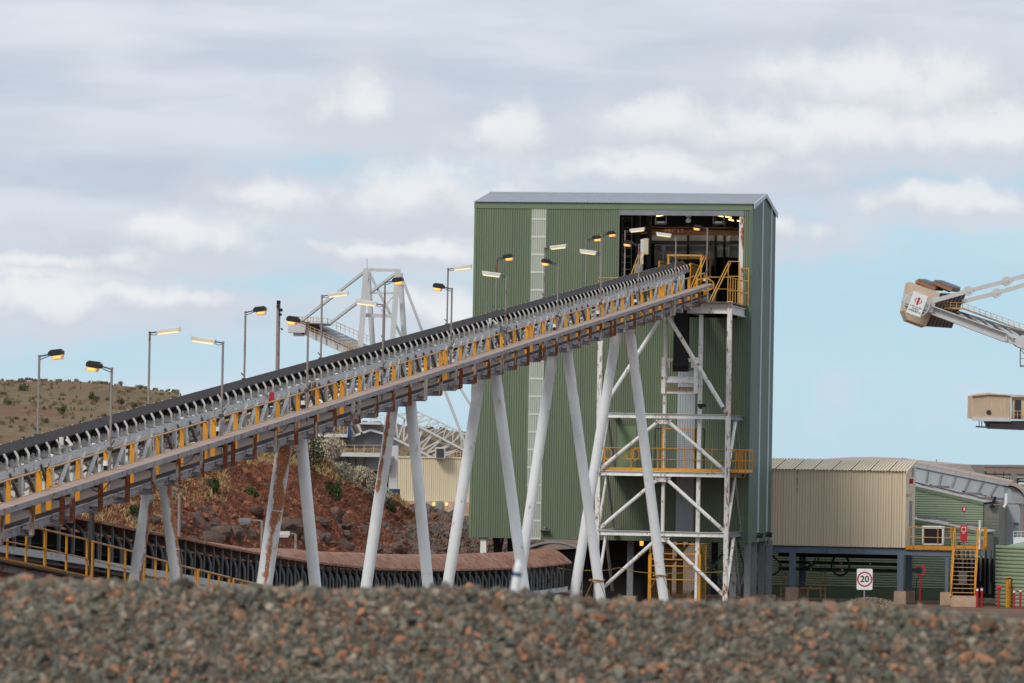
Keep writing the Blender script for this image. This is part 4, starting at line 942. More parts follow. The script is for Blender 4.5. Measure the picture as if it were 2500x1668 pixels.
for z in (Z1, Z2, Z3):
    tw.part('cross_beam', MB().ibeam((vcl + .1, ST, z), (vcr - .1, ST, z), .2, .22, .02), M_white)
    tw.part('stiffener', MB().box((vcm - .10, ST - .1, z - .11), (vcm - .085, ST + .1, z + .11)).box((vcm + .085, ST - .1, z - .11), (vcm + .10, ST + .1, z + .11)), M_white)
    for v in (vcl, vcr): tw.part('side_beam', MB().ibeam((v, ST + .12, z), (v, SB - .06, z), .2, .22, .02), M_white if v == vcl else M_grey)
    tw.part('gusset', MB().prism([(vcm - .42, ST - .01, z - .11), (vcm + .42, ST - .01, z - .11), (vcm + .25, ST - .01, z - .36), (vcm - .25, ST - .01, z - .36)], (0, .02, 0)), M_whitemed)
def brace(t, a, b, r, m_, name='brace', bolts=True):
    a, b = Vector(a), Vector(b); d = (b - a).normalized()
    t.part(name, MB().tube(a + d * .22, b - d * .22, r, n=14), m_)
    pl = MB(); pl.bar(a - d * .05, a + d * .34, .02, r * 1.9, (0, 1, 0) if False else d.cross(Vector((0, 1, 0)))); pl.bar(b - d * .34, b + d * .05, .02, r * 1.9, d.cross(Vector((0, 1, 0))))
    t.part('end_plate', pl, M_whitemed)
    if bolts:
        bb = MB(); x = d.cross(Vector((0, 1, 0))).normalized()
        for (p, sg) in ((a, 1), (b, -1)):
            for i in (-1, 1):
                for j in range(3): c = p + d * sg * (.04 + j * .09) + x * i * r * .55; bb.tube(c - Vector((0, .03, 0)), c + Vector((0, .03, 0)), .017, n=6)
        t.part('bolt_group', bb, M_darksteel)
for (zt, zb_) in ((Z1, Z2), (Z2, Z3), (Z3, .45)):
    for sg, v in ((-1, vcl), (1, vcr)):
        brace(tw, (vcm + .16 * sg, ST, zt - .2), (v - .12 * sg, ST, zb_ + .2), .085, M_white)
        # side frames back to the wall
    for v in (vcl, vcr):
        sm = (ST + SB) / 2
        for s_e in (ST + .25, SB - .35):
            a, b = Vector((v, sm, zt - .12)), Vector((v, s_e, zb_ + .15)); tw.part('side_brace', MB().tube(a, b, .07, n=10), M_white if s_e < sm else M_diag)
zap = zpx(1625, 770)
brace(tw, (vcm + .1, ST, zap), (vcr - .12, ST, Z1 + .25), .095, M_white)
brace(tw, (vcm - .1, ST, zap), (vcl + .12, ST, Z1 + .25), .095, M_white)
vm2, _ = vz(1706, 1000, ST)
tw.part('guide_post', MB().tube((vcm, ST + .3, .3), (vcm, ST + .3, zpx(1622, 772)), .085, n=12), M_white)
tw.part('guide_post', MB().box((vm2 - .085, ST + .2, .3), (vm2 + .085, ST + .4, zpx(1708, 768))), M_white)
# platform at the top
va, _ = vz(1678, 745, ST)
tw.part('platform_beam', MB().ibeam((va, ST, ZD - .24), (vcr - .1, ST, ZD - .24), .22, .46, .03), M_white)
tw.part('platform_beam', MB().ibeam((vcr, ST + .1, ZD - .28), (vcr, SB - .1, ZD - .28), .2, .4, .03), M_stringer)
tw.part('platform_beam', MB().ibeam((va, ST + .3, ZD - .24), (va, SB - .1, ZD - .24), .2, .4, .03), M_grey)
tw.part('platform_deck', MB().box((1.5, ST - .4, ZD - .0), (vcr + .1, SB - .05, ZD + .05)), M_grate)
railing(tw, [(2.05, ST - .35, ZD + .05), (vcr + .05, ST - .35, ZD + .05), (vcr + .05, SB - .2, ZD + .05)], 1.1, .9, r=.02, toe=False, m_=M_yellowfade)
tw.part('rail_end_loop', MB().path([(1.55 + .5 * math.cos(a_) * .9 + .35, ST - .4, ZD + .8 + .28 * math.sin(a_)) for a_ in [2 * math.pi * k / 18 for k in range(19)]], .024, 6), M_yellow)
# stair-like yellow rails and gates rising into the bay
def gate(v, s, z, w_, h, name='safety_gate'):
    g = MB()
    for x in (v, v + w_): g.tube((x, s, z), (x, s, z + h), .028, n=6)
    for q in (h, h * .66, h * .33): g.tube((v, s, z + q), (v + w_, s, z + q), .024, n=6)
    tw.part(name, g, M_yellowfade)
gate(2.35, SB - .8, ZD + .05, .5, 2.0); gate(2.9, SB - .5, ZD + .05, .35, 1.7)
for (v0, s0_, z0, v1, s1_, z1) in ((2.0, ST + .6, ZD + .1, 2.28, SB - .4, ZD + 2.0), (2.12, ST + .6, ZD + .1, 2.4, SB - .4, ZD + 2.0), (.95, ST + 1., cz(108, -.9), 1.15, SB - .3, cz(112, .72)), (1.07, ST + 1., cz(108, -.9), 1.27, SB - .3, cz(112, .72)), (-1.9, ST + 2.6, cz(109, -.9), -1.7, SB + .3, cz(112, .9)), (-2.05, ST + 2.6, cz(109, -.9), -1.85, SB + .3, cz(112, .9)), (-2.2, ST + 2.6, cz(109, -.9), -1.95, SB + .3, cz(112, .9))):
    tw.part('stair_rail', MB().tube((v0, s0_, z0), (v1, s1_, z1), .026, n=6), M_yellowfade)
# guarded head chute: frame and mesh
def mesh_panel(t, o, u, v_, w_, h, step=.08, m_=None, name='mesh_guard', frame=None, r=.006):
    o, u, v_ = Vector(o), Vector(u), Vector(v_); m = MB()
    k = 0.
    while k <= w_ + 1e-6: m.bar(o + u * k, o + u * k + v_ * h, r * 2, r * 2, u.cross(v_)); k += step
    k = 0.
    while k <= h + 1e-6: m.bar(o + v_ * k, o + v_ * k + u * w_, r * 2, r * 2, u.cross(v_)); k += step
    pt = t.part(name, m, m_ or M_lead)
    if frame:
        f = MB(); q = [o, o + u * w_, o + u * w_ + v_ * h, o + v_ * h]
        for a, b in zip(q, q[1:] + q[:1]): f.bar(a, b, .05, .05, u.cross(v_))
        t.part('guard_frame', f, frame, pt)
hz = cz(112.5, -.1)
mesh_panel(tw, (.72, 112.0 - 1.6, cz(110.4, -.9)), (0, 1, 0), (0, 0, 1), 2.6, 1.35, .09, M_lead, frame=M_yellow, r=.012)
mesh_panel(tw, (-.85, 112.0 - .8, cz(111.2, -.2)), (0, 1, 0), (0, 0, 1), 2.6, .7, .09, M_lead, frame=M_yellow, r=.01)
hf_ = MB()
for (v, s) in ((-.75, 113.4), (.78, 113.4), (-.75, 116.4), (.78, 116.4)): hf_.box((v - .045, s - .045, cz(s, -1.)), (v + .045, s + .045, cz(114, .68)))
for s in (113.4, 116.4): hf_.box((-.81, s - .06, cz(114, .6)), (.84, s + .06, cz(114, .68)))
for v in (-.75, .78): hf_.box((v - .05, 113.4, cz(114, .605)), (v + .05, 116.4, cz(114, .675)))
tw.part('hood_frame', hf_, M_yellowfade)
tw.part('head_chute', MB().box((-.6, 115.6, cz(114, -1.)), (.65, 118., cz(114, .55))), M_indark)
# walkway end hoop rail left of the bay
railing(tw, [(-5.0 + 3.1, SB - .5, ZD + .25), (-5.0 + 1.3, SB - .5, ZD + .25)], 1.0, .6, r=.02, toe=False, m_=M_yellowfade)
# mid platform
tw.part('mid_deck', MB().box((vcl + .1, ST + .1, Z2 + .08), (vcr + .55, SB - .05, Z2 + .12)), M_grate)
railing(tw, [(vcl + .25, ST + .12, Z2 + .12), (vcr + .5, ST + .12, Z2 + .12), (vcr + .5, SB - .2, Z2 + .12)], 1.02, 1.15)
for x in (1484, 1537, 1551, 1790):
    a, _ = vz(x, 1120, ST); tw.part('rail_end_loop', MB().path([(a + .16 * math.cos(q) , ST + .1, Z2 + .85 + .26 * math.sin(q)) for q in [2 * math.pi * k / 14 for k in range(15)]], .022, 6), M_yellow)
for k in range(3): tw.part('rail_post', MB().path([(vcr + .32 + .1 * k, ST + .4 + k * .9, Z2 + 1.1), (vcr + .32 + .1 * k, ST + .4 + k * .9, Z2 + .0), (vcr + .25 + .1 * k, ST + .4 + k * .9, Z2 - .12)], .024, 6), M_yellow)
# take-up: belt loop, carriage, counterweight frame
bl, zt_ = vz(1648, 768, ST + .4); br_, zb_ = vz(1680, 908, ST + .4)
tk = MB().box((bl, ST + .6, zb_ + .3), (br_, ST + .62, zt_ + .5)).box((bl, ST + .1, zb_ + .3), (br_, ST + .12, zt_ + .5)).tube((bl - .03, ST + .36, zb_ + .3), (br_ + .03, ST + .36, zb_ + .3), .3, n=20)
tw.part('take_up_belt', tk, M_rubber)
cr_ = MB()
for (x0, y0, x1, y1) in ((1627, 875, 1645, 884), (1680, 875, 1700, 884), (1632, 884, 1637, 898), (1688, 884, 1693, 898)):
    a, z1 = vz(x0, y0, ST + .3); b, z0 = vz(x1, y1, ST + .3); cr_.box((a, ST + .2, z0), (b, ST + .45, z1))
tw.part('take_up_carriage', cr_, M_white)
a, z1 = vz(1625, 919, ST + .2); b, z0 = vz(1696, 935, ST + .2); tw.part('counterweight_plate', MB().prism([(a + .1, ST + .35, z1), (b - .05, ST + .35, z1), (b + .02, ST + .1, z0), (a - .02, ST + .1, z0)], (0, .03, -.02)), M_white)
a, z1 = vz(1626, 944, ST + .2); b, z0 = vz(1695, 954, ST + .2)
for k in range(4):
    q = (z1 - z0) / 4
    for (x0, x1) in ((a, (a + b) / 2 - .01), ((a + b) / 2 + .01, b)): tw.part('timber_packer', MB().box((x0, ST + .1, z0 + k * q), (x1, ST + .5, z0 + (k + .92) * q)), M_wood)
tw.part('counterweight_sill', MB().ibeam((a, ST + .2, z0 - .08), (b, ST + .2, z0 - .08), .12, .13, .012), M_white)
for x in (1621, 1700): v, z1 = vz(x, 873, ST + .15); _, z0 = vz(x, 961, ST + .15); tw.part('guide_shoe', MB().box((v - .09, ST + .08, z0), (v + .09, ST + .16, z1)), M_white)
tw.part('floodlights', MB().box((vm2 - .06, ST + .05, zpx(1705, 994)), (vm2 + .32, ST + .25, zpx(1705, 986))).box((vm2 + .02, ST, zpx(1705, 998)), (vm2 + .14, ST + .2, zpx(1705, 988))), M_lampbody)
# guards at mid level and at the ground
a, z1 = vz(1618, 1046, ST + .2); b, z0 = vz(1693, 1150, ST + .2)
mesh_panel(tw, (a, ST + .22, z0), (1, 0, 0), (0, 0, 1), b - a, z1 - z0, .09, M_meshgrey, frame=M_yellow, r=.005)
for (x0, x1) in ((1600, 1617), (1699, 1718)):
    a2, z1 = vz(x0, 1047, ST + .5); b2, z0 = vz(x1, 1150, ST + .5); mesh_panel(tw, (a2, ST + .5, z0), (1, 0, 0), (0, 0, 1), b2 - a2, z1 - z0, .09, M_meshgrey, frame=M_darksteel, r=.005)
a, z1 = vz(1588, 1326, ST + .3); b, _ = vz(1708, 1326, ST + .3)
mesh_panel(tw, (a, ST + .32, .1), (1, 0, 0), (0, 0, 1), b - a, z1 - .1, .1, M_lead, frame=None, r=.006)
for v in (a, b): tw.part('guard_post', MB().box((v - .07, ST + .2, 0), (v + .07, ST + .34, zpx(1600, 1352))), M_yellow); tw.part('guard_post', MB().box((v - .04, ST + .22, zpx(1600, 1352)), (v + .04, ST + .3, z1)), M_yellow)
for y in (1327, 1352, 1366, 1382, 1415): z = zpx(1640, y, ST + .3); tw.part('guard_rail', MB().box((a, ST + .22, z - .025), (b, ST + .3, z + .025)), M_yellow)
v2, _ = vz(1725, 1380, ST + 2.); mesh_panel(tw, (b, ST + .4, .1), (0, 1, 0), (0, 0, 1), 2., z1 - .1, .12, M_lead, frame=M_yellow, r=.006)

# rope tied round the legs
def rope(label, pts, sag):
    out_ = []
    for a, b in zip(pts, pts[1:]):
        a, b = Vector(a), Vector(b)
        for k in range(9): q = k / 8.; p = a + (b - a) * q; p.z -= sag * 4 * q * (1 - q); out_.append(p)
    solo('rope', MB().path(out_, .018, 5), M_rope, label, 'rope', out_[0])
s6 = JOINTS[7] - .6
def lg(x, y, s): v, z = vz(x, y, s); return (v, s, z)
rope('yellow rope slung between trestle legs and tower in front of the undercroft', [lg(1352, 1384, s6 + 5), lg(1436, 1393, s6 - .1), lg(1512, 1386, ST - .3), lg(1594, 1399, ST - .3), lg(1700, 1395, ST - .3), lg(1772, 1394, ST - .3)], .06)
for (x, y, sl2, lb) in ((1457, 1417, JOINTS[6] - .25, 'yellow rope lashed round the right leg of the fifth trestle'), (1612, 1405, JOINTS[7] - .25, 'yellow rope lashed round the right leg of the rightmost trestle')):
    v, z = vz(x, y, sl2); rp = MB().path([(v + .29 * math.cos(q), sl2 + .29 * math.sin(q), z + .02 * math.sin(3 * q)) for q in [2 * math.pi * j / 16 for j in range(17)]], .03, 5)
    rp.path([(v - .1, sl2 - .3, z), (v - .35, sl2 - .4, z - .6), (v - .6, sl2 - .5, .02)], .014, 5).path([(v + .15, sl2 - .3, z), (v + .4, sl2 - .4, z - .6), (v + .8, sl2 - .5, .02)], .014, 5)
    solo('rope_lashing', rp, M_rope, lb, 'rope', (v, sl2, 0))

# ================================================================ covered curved conveyor at ground level
PTH = [(-260, 1190, 122), (-60, 1222, 128), (200, 1266, 136), (330, 1293, 141), (440, 1313, 146), (560, 1338, 152), (700, 1362, 160), (850, 1381, 170), (1000, 1390, 181), (1150, 1389, 192), (1290, 1383, 202), (1392, 1372, 210)]
RISE = [(-260, .12), (200, .13), (440, .16), (640, .25), (800, .5), (960, .62), (1400, .66)]
def cat(pts, n_):
    P_ = [Vector(p) for p in pts]; o_ = []
    for i in range(len(P_) - 1):
        a, b, c, d = P_[max(i - 1, 0)], P_[i], P_[i + 1], P_[min(i + 2, len(P_) - 1)]
        for k in range(n_): t_ = k / n_; o_.append(.5 * ((2 * b) + (c - a) * t_ + (2 * a - 5 * b + 4 * c - d) * t_ ** 2 + (3 * b - a - 3 * c + d) * t_ ** 3))
    return o_ + [P_[-1]]
path2 = cat(PTH, 14)
lc = T('covered_conveyor', 'low curved conveyor under a rusty hood with open ribbed sides', 'conveyor', W(700, 1362, 160) - Vector((0, 0, 2.4)), False)
# resample to even steps
wp = [(W(p.x, p.y, p.z), interp(p.x, RISE)) for p in path2]
acc = [0.]
for a, b in zip(wp, wp[1:]): acc.append(acc[-1] + (b[0] - a[0]).length)
def lcat(d):
    for i in range(len(acc) - 1):
        if d <= acc[i + 1] or i == len(acc) - 2:
            t_ = (d - acc[i]) / (acc[i + 1] - acc[i]); p = wp[i][0].lerp(wp[i + 1][0], t_); tn = (wp[i + 1][0] - wp[i][0]).normalized(); return p, tn, wp[i][1] + (wp[i + 1][1] - wp[i][1]) * t_
LT = acc[-1]; WH = 2.1
def lframe(d):
    p, tn, rs = lcat(d); rt = Vector((tn.y, -tn.x, 0)).normalized()
    if rt.y > 0: rt = -rt
    return p, tn, -rt, rs       # near eave point, tangent, direction towards the back, roof rise
STEP = 1.15; nst = int(LT / STEP)
HR = .95
for k in range(nst):
    d0, d1 = k * STEP, (k + 1) * STEP
    rings = []
    for d in (d0, d0 + STEP * .5, d1 - .008):
        p, tn, bk, rs = lframe(d)
        rings.append([p + bk * (WH * q) - bk * .12 + Vector((0, 0, rs * (math.sin(math.pi * q * .93 + .12) - math.sin(.12)))) for q in [j / 8. for j in range(9)]])
    m_ = MB(); vs = [v for rg in rings for v in rg]; m_.add(vs, [(a * 9 + i, a * 9 + i + 1, (a + 1) * 9 + i + 1, (a + 1) * 9 + i) for a in range(2) for i in range(8)], True)
    p0, _, b0, _ = lframe(d0); p1, _, b1, _ = lframe(d1 - .008)
    m_.bar(p0 - b0 * .12 - Vector((0, 0, .03)), p1 - b1 * .12 - Vector((0, 0, .03)), .03, .07)
    lc.part('hood_sheet', m_, M_hood)
    p, tn, bk, rs = lframe(d0)
    lc.part('hood_post', MB().bar(p - Vector((0, 0, .06)), p - Vector((0, 0, HR + .1)), .05, .06, tn), M_rib)
    q = p + bk * .35; h_ = Vector((0, 0, 1))
    mid_ = lframe(d0 + STEP * .5)[0]; q2 = mid_ + bk * .25
    rb = MB().path([q2 - h_ * (HR + .1), q2 - h_ * .55, q2 + bk * .06 - h_ * .36, q2 + bk * .2 - h_ * .2, q2 + bk * .42 - h_ * .06 + Vector((0, 0, rs * .2))], .055, 6)
    lc.part('hood_rib', rb, M_rib)
    if k % 3 == 0:
        pb, _, bb, _ = lframe(d0); ft = pb + bb * .3
        lc.part('support_leg', MB().box((ft.x - .08, ft.y - .08, 0), (ft.x + .08, ft.y + .08, ft.z - HR - .1)), M_darksteel)
def lsweep(off, dz, w_, h, m_, name):
    nn = 46; m = MB(); pv = None
    for k in range(nn + 1):
        p, tn, bk, rs = lframe(LT * k / nn * .999); c = p + bk * off + Vector((0, 0, dz))
        if pv is not None: m.bar(pv, c, w_, h)
        pv = c
    lc.part(name, m, m_)
lsweep(.1, -HR - .2, .08, .2, M_stringer, 'base_stringer'); lsweep(1.7, -HR - .2, .08, .2, M_grey, 'base_stringer'); lsweep(.9, -HR + .1, 1.2, .03, M_rubber, 'belt'); lsweep(1.8, -.55, .03, .9, M_indark, 'back_sheet'); lsweep(.9, -HR - .42, 1.9, .06, M_darksteel, 'base_pan')
p_, tn_, bk_, rs_ = lframe(LT * .999)
# second hood rising behind its end
lc2 = T('tunnel_hood', 'dark-edged arched hood behind the end of the covered conveyor', 'conveyor hood', W(1330, 1400, 216), False)
m_ = MB(); r1, r2 = [], []
for k in range(13):
    q = k / 12.; x = 1285 + 125 * q; y = 1352 - 34 * math.sin(math.pi * min(1, q * .62 + .12)) + 12 * q; r1.append(W(x, y, 212)); r2.append(W(x + 22, y + 1, 221))
m_.add(r1 + r2, [(i, i + 1, 13 + i + 1, 13 + i) for i in range(12)], True); lc2.part('hood_sheet', m_, M_hood)
m_ = MB(); m_.path(r1, .07, 6); lc2.part('rim', m_, M_rib)
m_ = MB(); m_.prism([W(1300, 1352, 213), W(1420, 1345, 213), W(1420, 1440, 213), W(1300, 1440, 213)], (0, 6, 0)); lc2.part('arch_shadow_block', m_, M_indark)  # near-black block stands in for the shadow inside the arch

# handrailed walkway beside it, lower left
wk = T('lower_walkway', 'yellow-railed walkway beside the covered conveyor at lower left', 'walkway', W(250, 1420, 128) - Vector((0, 0, 2)), False)
def wpt(x, y, Yd): return W(x, y, Yd)
RL = [((-220, 1225, 121), (110, 1293, 127)), ((112, 1294, 127.2), (213, 1318, 129.5)), ((226, 1322, 130), (345, 1352, 133)), ((352, 1357, 133.5), (408, 1372, 135)), ((440, 1381, 136), (478, 1390, 137)), ((484, 1391, 137.2), (560, 1410, 140)), ((570, 1413, 140.5), (690, 1440, 146))]
for (a, b) in RL:
    p, q = wpt(*a), wpt(*b); L_ = (q - p).length; n_ = max(1, round(L_ / 1.0))
    wk.part('top_rail', MB().path([p, q], .028, 8), M_tan); wk.part('mid_rail', MB().path([p - Vector((0, 0, .5)), q - Vector((0, 0, .5))], .022, 6), M_tan)
    wk.part('toe_board', MB().bar(p - Vector((0, 0, 1.0)), q - Vector((0, 0, 1.0)), .015, .14), M_yellow)
    wk.part('deck', MB().bar(p + Vector((.1, .5, -1.12)), q + Vector((.1, .5, -1.12)), 1.0, .06), M_grate)
    wk.part('deck_beam', MB().bar(p + Vector((0, 0, -1.2)), q + Vector((0, 0, -1.2)), .06, .16), M_chan)
    for k in range(n_ + 1):
        c = p.lerp(q, k / n_); wk.part('rail_post', MB().path([c, c - Vector((0, 0, .5)), c - Vector((0, 0, 1.05)), c - Vector((.06, .0, 1.15)), c - Vector((.2, .0, 1.2))], .034, 7), M_yellow)
        if k % 3 == 0: wk.part('stand', MB().box((c.x - .05, c.y - .05, 0), (c.x + .05, c.y + .05, c.z - 1.25)), M_darksteel)
# lamp standards by the covered conveyor
for k, (x, yt, yb, Yd, hd) in enumerate(((225, 1235, 1420, 131, 0), (438, 1208, 1420, 149, -26), (640, 1272, 1430, 158, -40), (722, 1304, 1430, 166, -26))):
    p, q = W(x, yb, Yd), W(x, yt, Yd); p.z = 0
    t = T('lamp_standard', ('bare dark standard', 'grey lamp standard', 'grey lamp standard with a flat head', 'short lamp standard')[k] + (' by the yellow-railed walkway at lower left', ' just right of the first trestle', ' in front of the half rusted second trestle', ' right of the second trestle, before the red cutting')[k], 'lamp post', p, False)
    t.part('pole', MB().tube(p, q, .05 if k else .07, n=8), M_pole if k else M_darksteel)
    if k:
        h_ = W(x + hd, yt - 3, Yd); t.part('arm', MB().tube(q, h_, .03, n=6), M_pole)
        t.part('lamp_head', MB().box((h_.x - .22, h_.y - .15, h_.z - .09), (h_.x + .16, h_.y + .15, h_.z + .05)).box((h_.x - .18, h_.y - .13, h_.z - .15), (h_.x + .12, h_.y + .13, h_.z - .09)), M_batten if k == 3 else M_grey)
    else: t.part('junction_box', MB().box((p.x - .14, p.y - .15, W(x, 1345, Yd).z - .25), (p.x + .04, p.y + .1, W(x, 1345, Yd).z + .25)), M_black)

# ================================================================ beige switchroom on slate columns (right)
SS = SB + DB + .45
sw = T('switchroom', 'beige ribbed-metal switchroom raised on slate blue columns', 'building', (vz(2040, 1400, SS)[0], SS, 0))
vl, ztl = vz(1846, 1145, SS); vr, ztr = vz(2210.5, 1152, SS); _, zbl = vz(2040, 1334, SS); DS = 4.6
zE = (ztl + ztr) / 2; zB = zbl; rise = .5
n_ = 11; ww = (vr - vl) / n_
for k in range(n_): sw.part('cladding_sheet', MB().corr((vl + k * ww, SS, zB), (1, 0, 0), (0, 0, 1), (0, -1, 0), ww, zE - zB, ww / 5, .05, .4), M_beige)
for k in range(4):
    w4 = DS / 4; y0 = SS + k * w4
    sw.part('end_sheet', MB().corr((vr, y0, zB), (0, 1, 0), (0, 0, 1), (1, 0, 0), w4, 0, w4 / 6, .03, .3, hfun=lambda x, y0=y0: zE - zB + rise * (y0 + x - SS) / DS), M_beige)
sw.part('corner_trim', MB().box((vr - .1, SS - .062, zB), (vr + .04, SS - .052, zE)).box((vr + .032, SS - .04, zB), (vr + .045, SS + .12, zE)), M_beige)
for k in range(8):
    w8 = (vr - vl + .1) / 8; x0 = vl + k * w8
    sw.part('roof_sheet', MB().corr((x0, SS - .15, zE - .02), (1, 0, 0), Vector((0, 1, rise / DS)).normalized(), Vector((0, -rise / DS, 1)).normalized(), w8, math.hypot(DS + .2, rise), w8 / 6, .055, .42), M_beige)
sw.part('barge_trim', MB().prism([(vr + .05, SS - .16, zE - .1), (vr + .05, SS - .16, zE + .04), (vr + .05, SS + DS, zE + rise + .06), (vr + .05, SS + DS, zE + rise - .08)], (.04, 0, 0)), M_beige)
sw.part('rear_wall', MB().box((vl, SS + DS - .05, zB), (vr, SS + DS, zE + rise)), M_beige)
sw.part('floor', MB().box((vl, SS + .02, zB - .05), (vr, SS + DS, zB + .05)), M_darksteel)
x_, _ = vz(1947, 1200, SS); sw.part('rust_streak', MB().box((x_ - .025, SS - .0545, zE - 1.15), (x_ + .02, SS - .0515, zE - .02)), M_channel)
sw.part('end_door', MB().box((vr + .035, SS + 1.9, zB + .05), (vr + .06, SS + 3.0, zB + 2.2)), M_grey)
sw.part('fire_bell', MB().tube((vr + .04, SS + 1.8, zE - .45), (vr + .2, SS + 1.8, zE - .45), .12, n=12), M_red); sw.part('door_light', MB().box((vr + .04, SS + .6, zE - 1.2), (vr + .3, SS + .8, zE - 1.05)), M_cabinet)
sw.part('louvre', MB().box((vr + .03, SS + 2.8, zE - .25), (vr + .05, SS + 3.6, zE + .2)), M_grey)
_, zb2 = vz(2040, 1352, SS); ve, _ = vz(2322, 1350, SS)
sw.part('floor_beam', MB().ibeam((vl - .2, SS + .1, (zB + zb2) / 2 - .0), (ve, SS + .1, (zB + zb2) / 2), .2, zB - zb2, .02), M_bluecol)
sw.part('floor_beam', MB().ibeam((vl - .2, SS + DS - .2, (zB + zb2) / 2), (ve, SS + DS - .2, (zB + zb2) / 2), .2, zB - zb2, .02), M_bluecol)
for x in (2022, 2109): v, _ = vz(x, 1345, SS); sw.part('web_stiffener', MB().box((v - .01, SS + .01, zb2), (v + .01, SS + .1, zB)), M_bluecol)
for (x, d, wd, pt) in ((1935, .12, .3, 1434), (2199, .12, .3, 1443), (2312, .12, .16, 1446), (1959, 4.0, .3, 1436), (2219, 3.6, .3, 1443)):
    v, _ = vz(x, 1390, SS + d); _, zp = vz(x, pt, SS + d)
    sw.part('column', MB().ibeam((v, SS + d, zp), (v, SS + d, zb2), wd, wd, .025, (0, 1, 0)).box((v - wd / 2 + .03, SS + d - wd * .2, zp), (v + wd / 2 - .03, SS + d, zb2)), M_bluecol)
    sw.part('pedestal', MB().box((v - .28, SS + d - .28, 0), (v + .28, SS + d + .28, zp)), M_concrete)
    if wd > .2: 
        b = MB()
        for i in (-1, 1):
            for j in range(5): b.tube((v + i * wd * .28, SS + d - .17, zb2 - .1 - j * .09), (v + i * wd * .28, SS + d - .13, zb2 - .1 - j * .09), .014, n=6)
        sw.part('bolt_group', b, M_darksteel)
# cable racks and hoses under the floor
for (y, h, d) in ((1357, .2, 1.6), (1375, .14, 1.2), (1391, .15, 1.2)):
    a, z = vz(1900, y - 3, SS + d); b, _ = vz(2190, y, SS + d); sw.part('cable_rack', MB().box((a, SS + d, z - h / 2), (b, SS + d + .35, z + h / 2)), M_indark)
    if y > 1360:
        for x in (1979, 2053, 2123 if y < 1380 else 2056):
            v, zz = vz(x, y, SS + d); sw.part('rack_tag', MB().box((v - .06, SS + d - .01, z - .04), (v - .005, SS + d - .002, z + .04)), M_signred); sw.part('rack_tag', MB().box((v + .01, SS + d - .01, z - .035), (v + .06, SS + d - .002, z + .035)), M_signwhite)
v, z = vz(2052, 1380, SS + .9)
hs = MB()
for k in range(3): hs.path([(v + (.45 - .02 * k) * math.cos(q), SS + .9 - .05 * k, z + (.5 - .02 * k) * math.sin(q)) for q in [2 * math.pi * j / 24 for j in range(25)]], .03, 6)
hs.path([(v - .32, SS + .9, z + .25), (v - .35, SS + .9, z), (v - .3, SS + .9, z - .15)], .025, 5)
sw.part('hose_coil', hs, M_hose)
for (x0, x1) in ((1990, 1970), (1998, 1978)):
    a, z1 = vz(x0, 1362, SS + .8); b, z0 = vz(x1, 1385, SS + .8); sw.part('hanging_hose', MB().path([(a, SS + .8, z1), (a - .02, SS + .8, z1 - .2), ((a + b) / 2, SS + .8, (z0 + z1) / 2 - .1), (b - .1, SS + .8, z0)], .035, 6), M_hose)
a, z1 = vz(1910, 1372, SS + .6); sw.part('hanging_hose', MB().path([(a - .5, SS + .6, z1 + .3), (a - .1, SS + .6, z1 - .05), (a - .05, SS + .6, z1 - .35), (a - .35, SS + .6, z1 - .6), (a - .9, SS + .6, z1 - .7)], .045, 6), M_hose)
v, z = vz(1986, 1350, SS + .7); sw.part('blue_sheave', MB().box((v - .1, SS + .7, z - .06), (v + .15, SS + .8, z + .06)), M_blue)
# landing, rails, ladder stair
vend, _ = vz(2402, 1340, SS); vst, _ = vz(2330, 1340, SS); vse, _ = vz(2388, 1340, SS)
ln = T('stair_landing', 'yellow-railed steel landing and steep stair at the end of the switchroom', 'stair', ((vst + vend) / 2, SS, 0))
ln.part('deck', MB().box((vr + .06, SS - .02, zB - .04), (vend, SS + 1.6, zB + .0)), M_grate)
ln.part('edge_plate', MB().box((vr + .06, SS - .05, zB - .08), (vst, SS - .02, zB + .11)), M_yellow); ln.part('edge_beam', MB().box((vse, SS - .04, zB - .3), (vend, SS + .1, zB - .05)), M_bluecol)
ztop = zB + .98
railing(ln, [(vr + .25, SS - .06, zB), (vst - .12, SS - .06, zB)], .98, .65, toe=False); railing(ln, [(vst - .1, SS + 1.5, zB), (vend, SS + 1.5, zB), (vend, SS - .0, zB), (vse + .1, SS - .0, zB)], .98, .5)
for v in (vr + .25, vst - .12): ln.part('rail_end', MB().path([(v, SS - .06, ztop), (v - .06, SS - .06, ztop - .04), (v - .08, SS - .06, zB + .75), (v - .06, SS - .06, zB + .55), (v, SS - .06, zB + .5)], .024, 6), M_yellow)
_, zst0 = vz(2357, 1453, SS - 1.2); 
for v in (vst, vse):
    ln.part('stair_stringer', MB().bar((v, SS - .05, zB - .02), (v, SS - 1.5, zst0 - .1), .05, .2, (0, 0, 1)), M_yellow)
    ln.part('stair_handrail', MB().path([(v, SS - .05, ztop), (v, SS - .3, ztop - .15), (v, SS - 1.5, zst0 + .95), (v, SS - 1.62, zst0 + .6), (v, SS - 1.55, zst0 + .1)], .035, 6), M_yellow)
for k in range(11):
    q = (k + .3) / 11.; ln.part('tread', MB().box((vst + .02, SS - .05 - 1.45 * q - .12, zB - .02 + (zst0 - zB) * q - .01), (vse - .02, SS - .05 - 1.45 * q + .1, zB - .02 + (zst0 - zB) * q + .015)), M_tan)
a, z1 = vz(2323, 1454, SS - 2); b, z0 = vz(2382, 1478, SS - 2)
ln.part('concrete_step', MB().box((a, SS - 2., 0), (b, SS - .9, .26)), M_concrete); ln.part('concrete_step', MB().box((a, SS - 1.7, .262), (b, SS - .9, .5)), M_concrete)
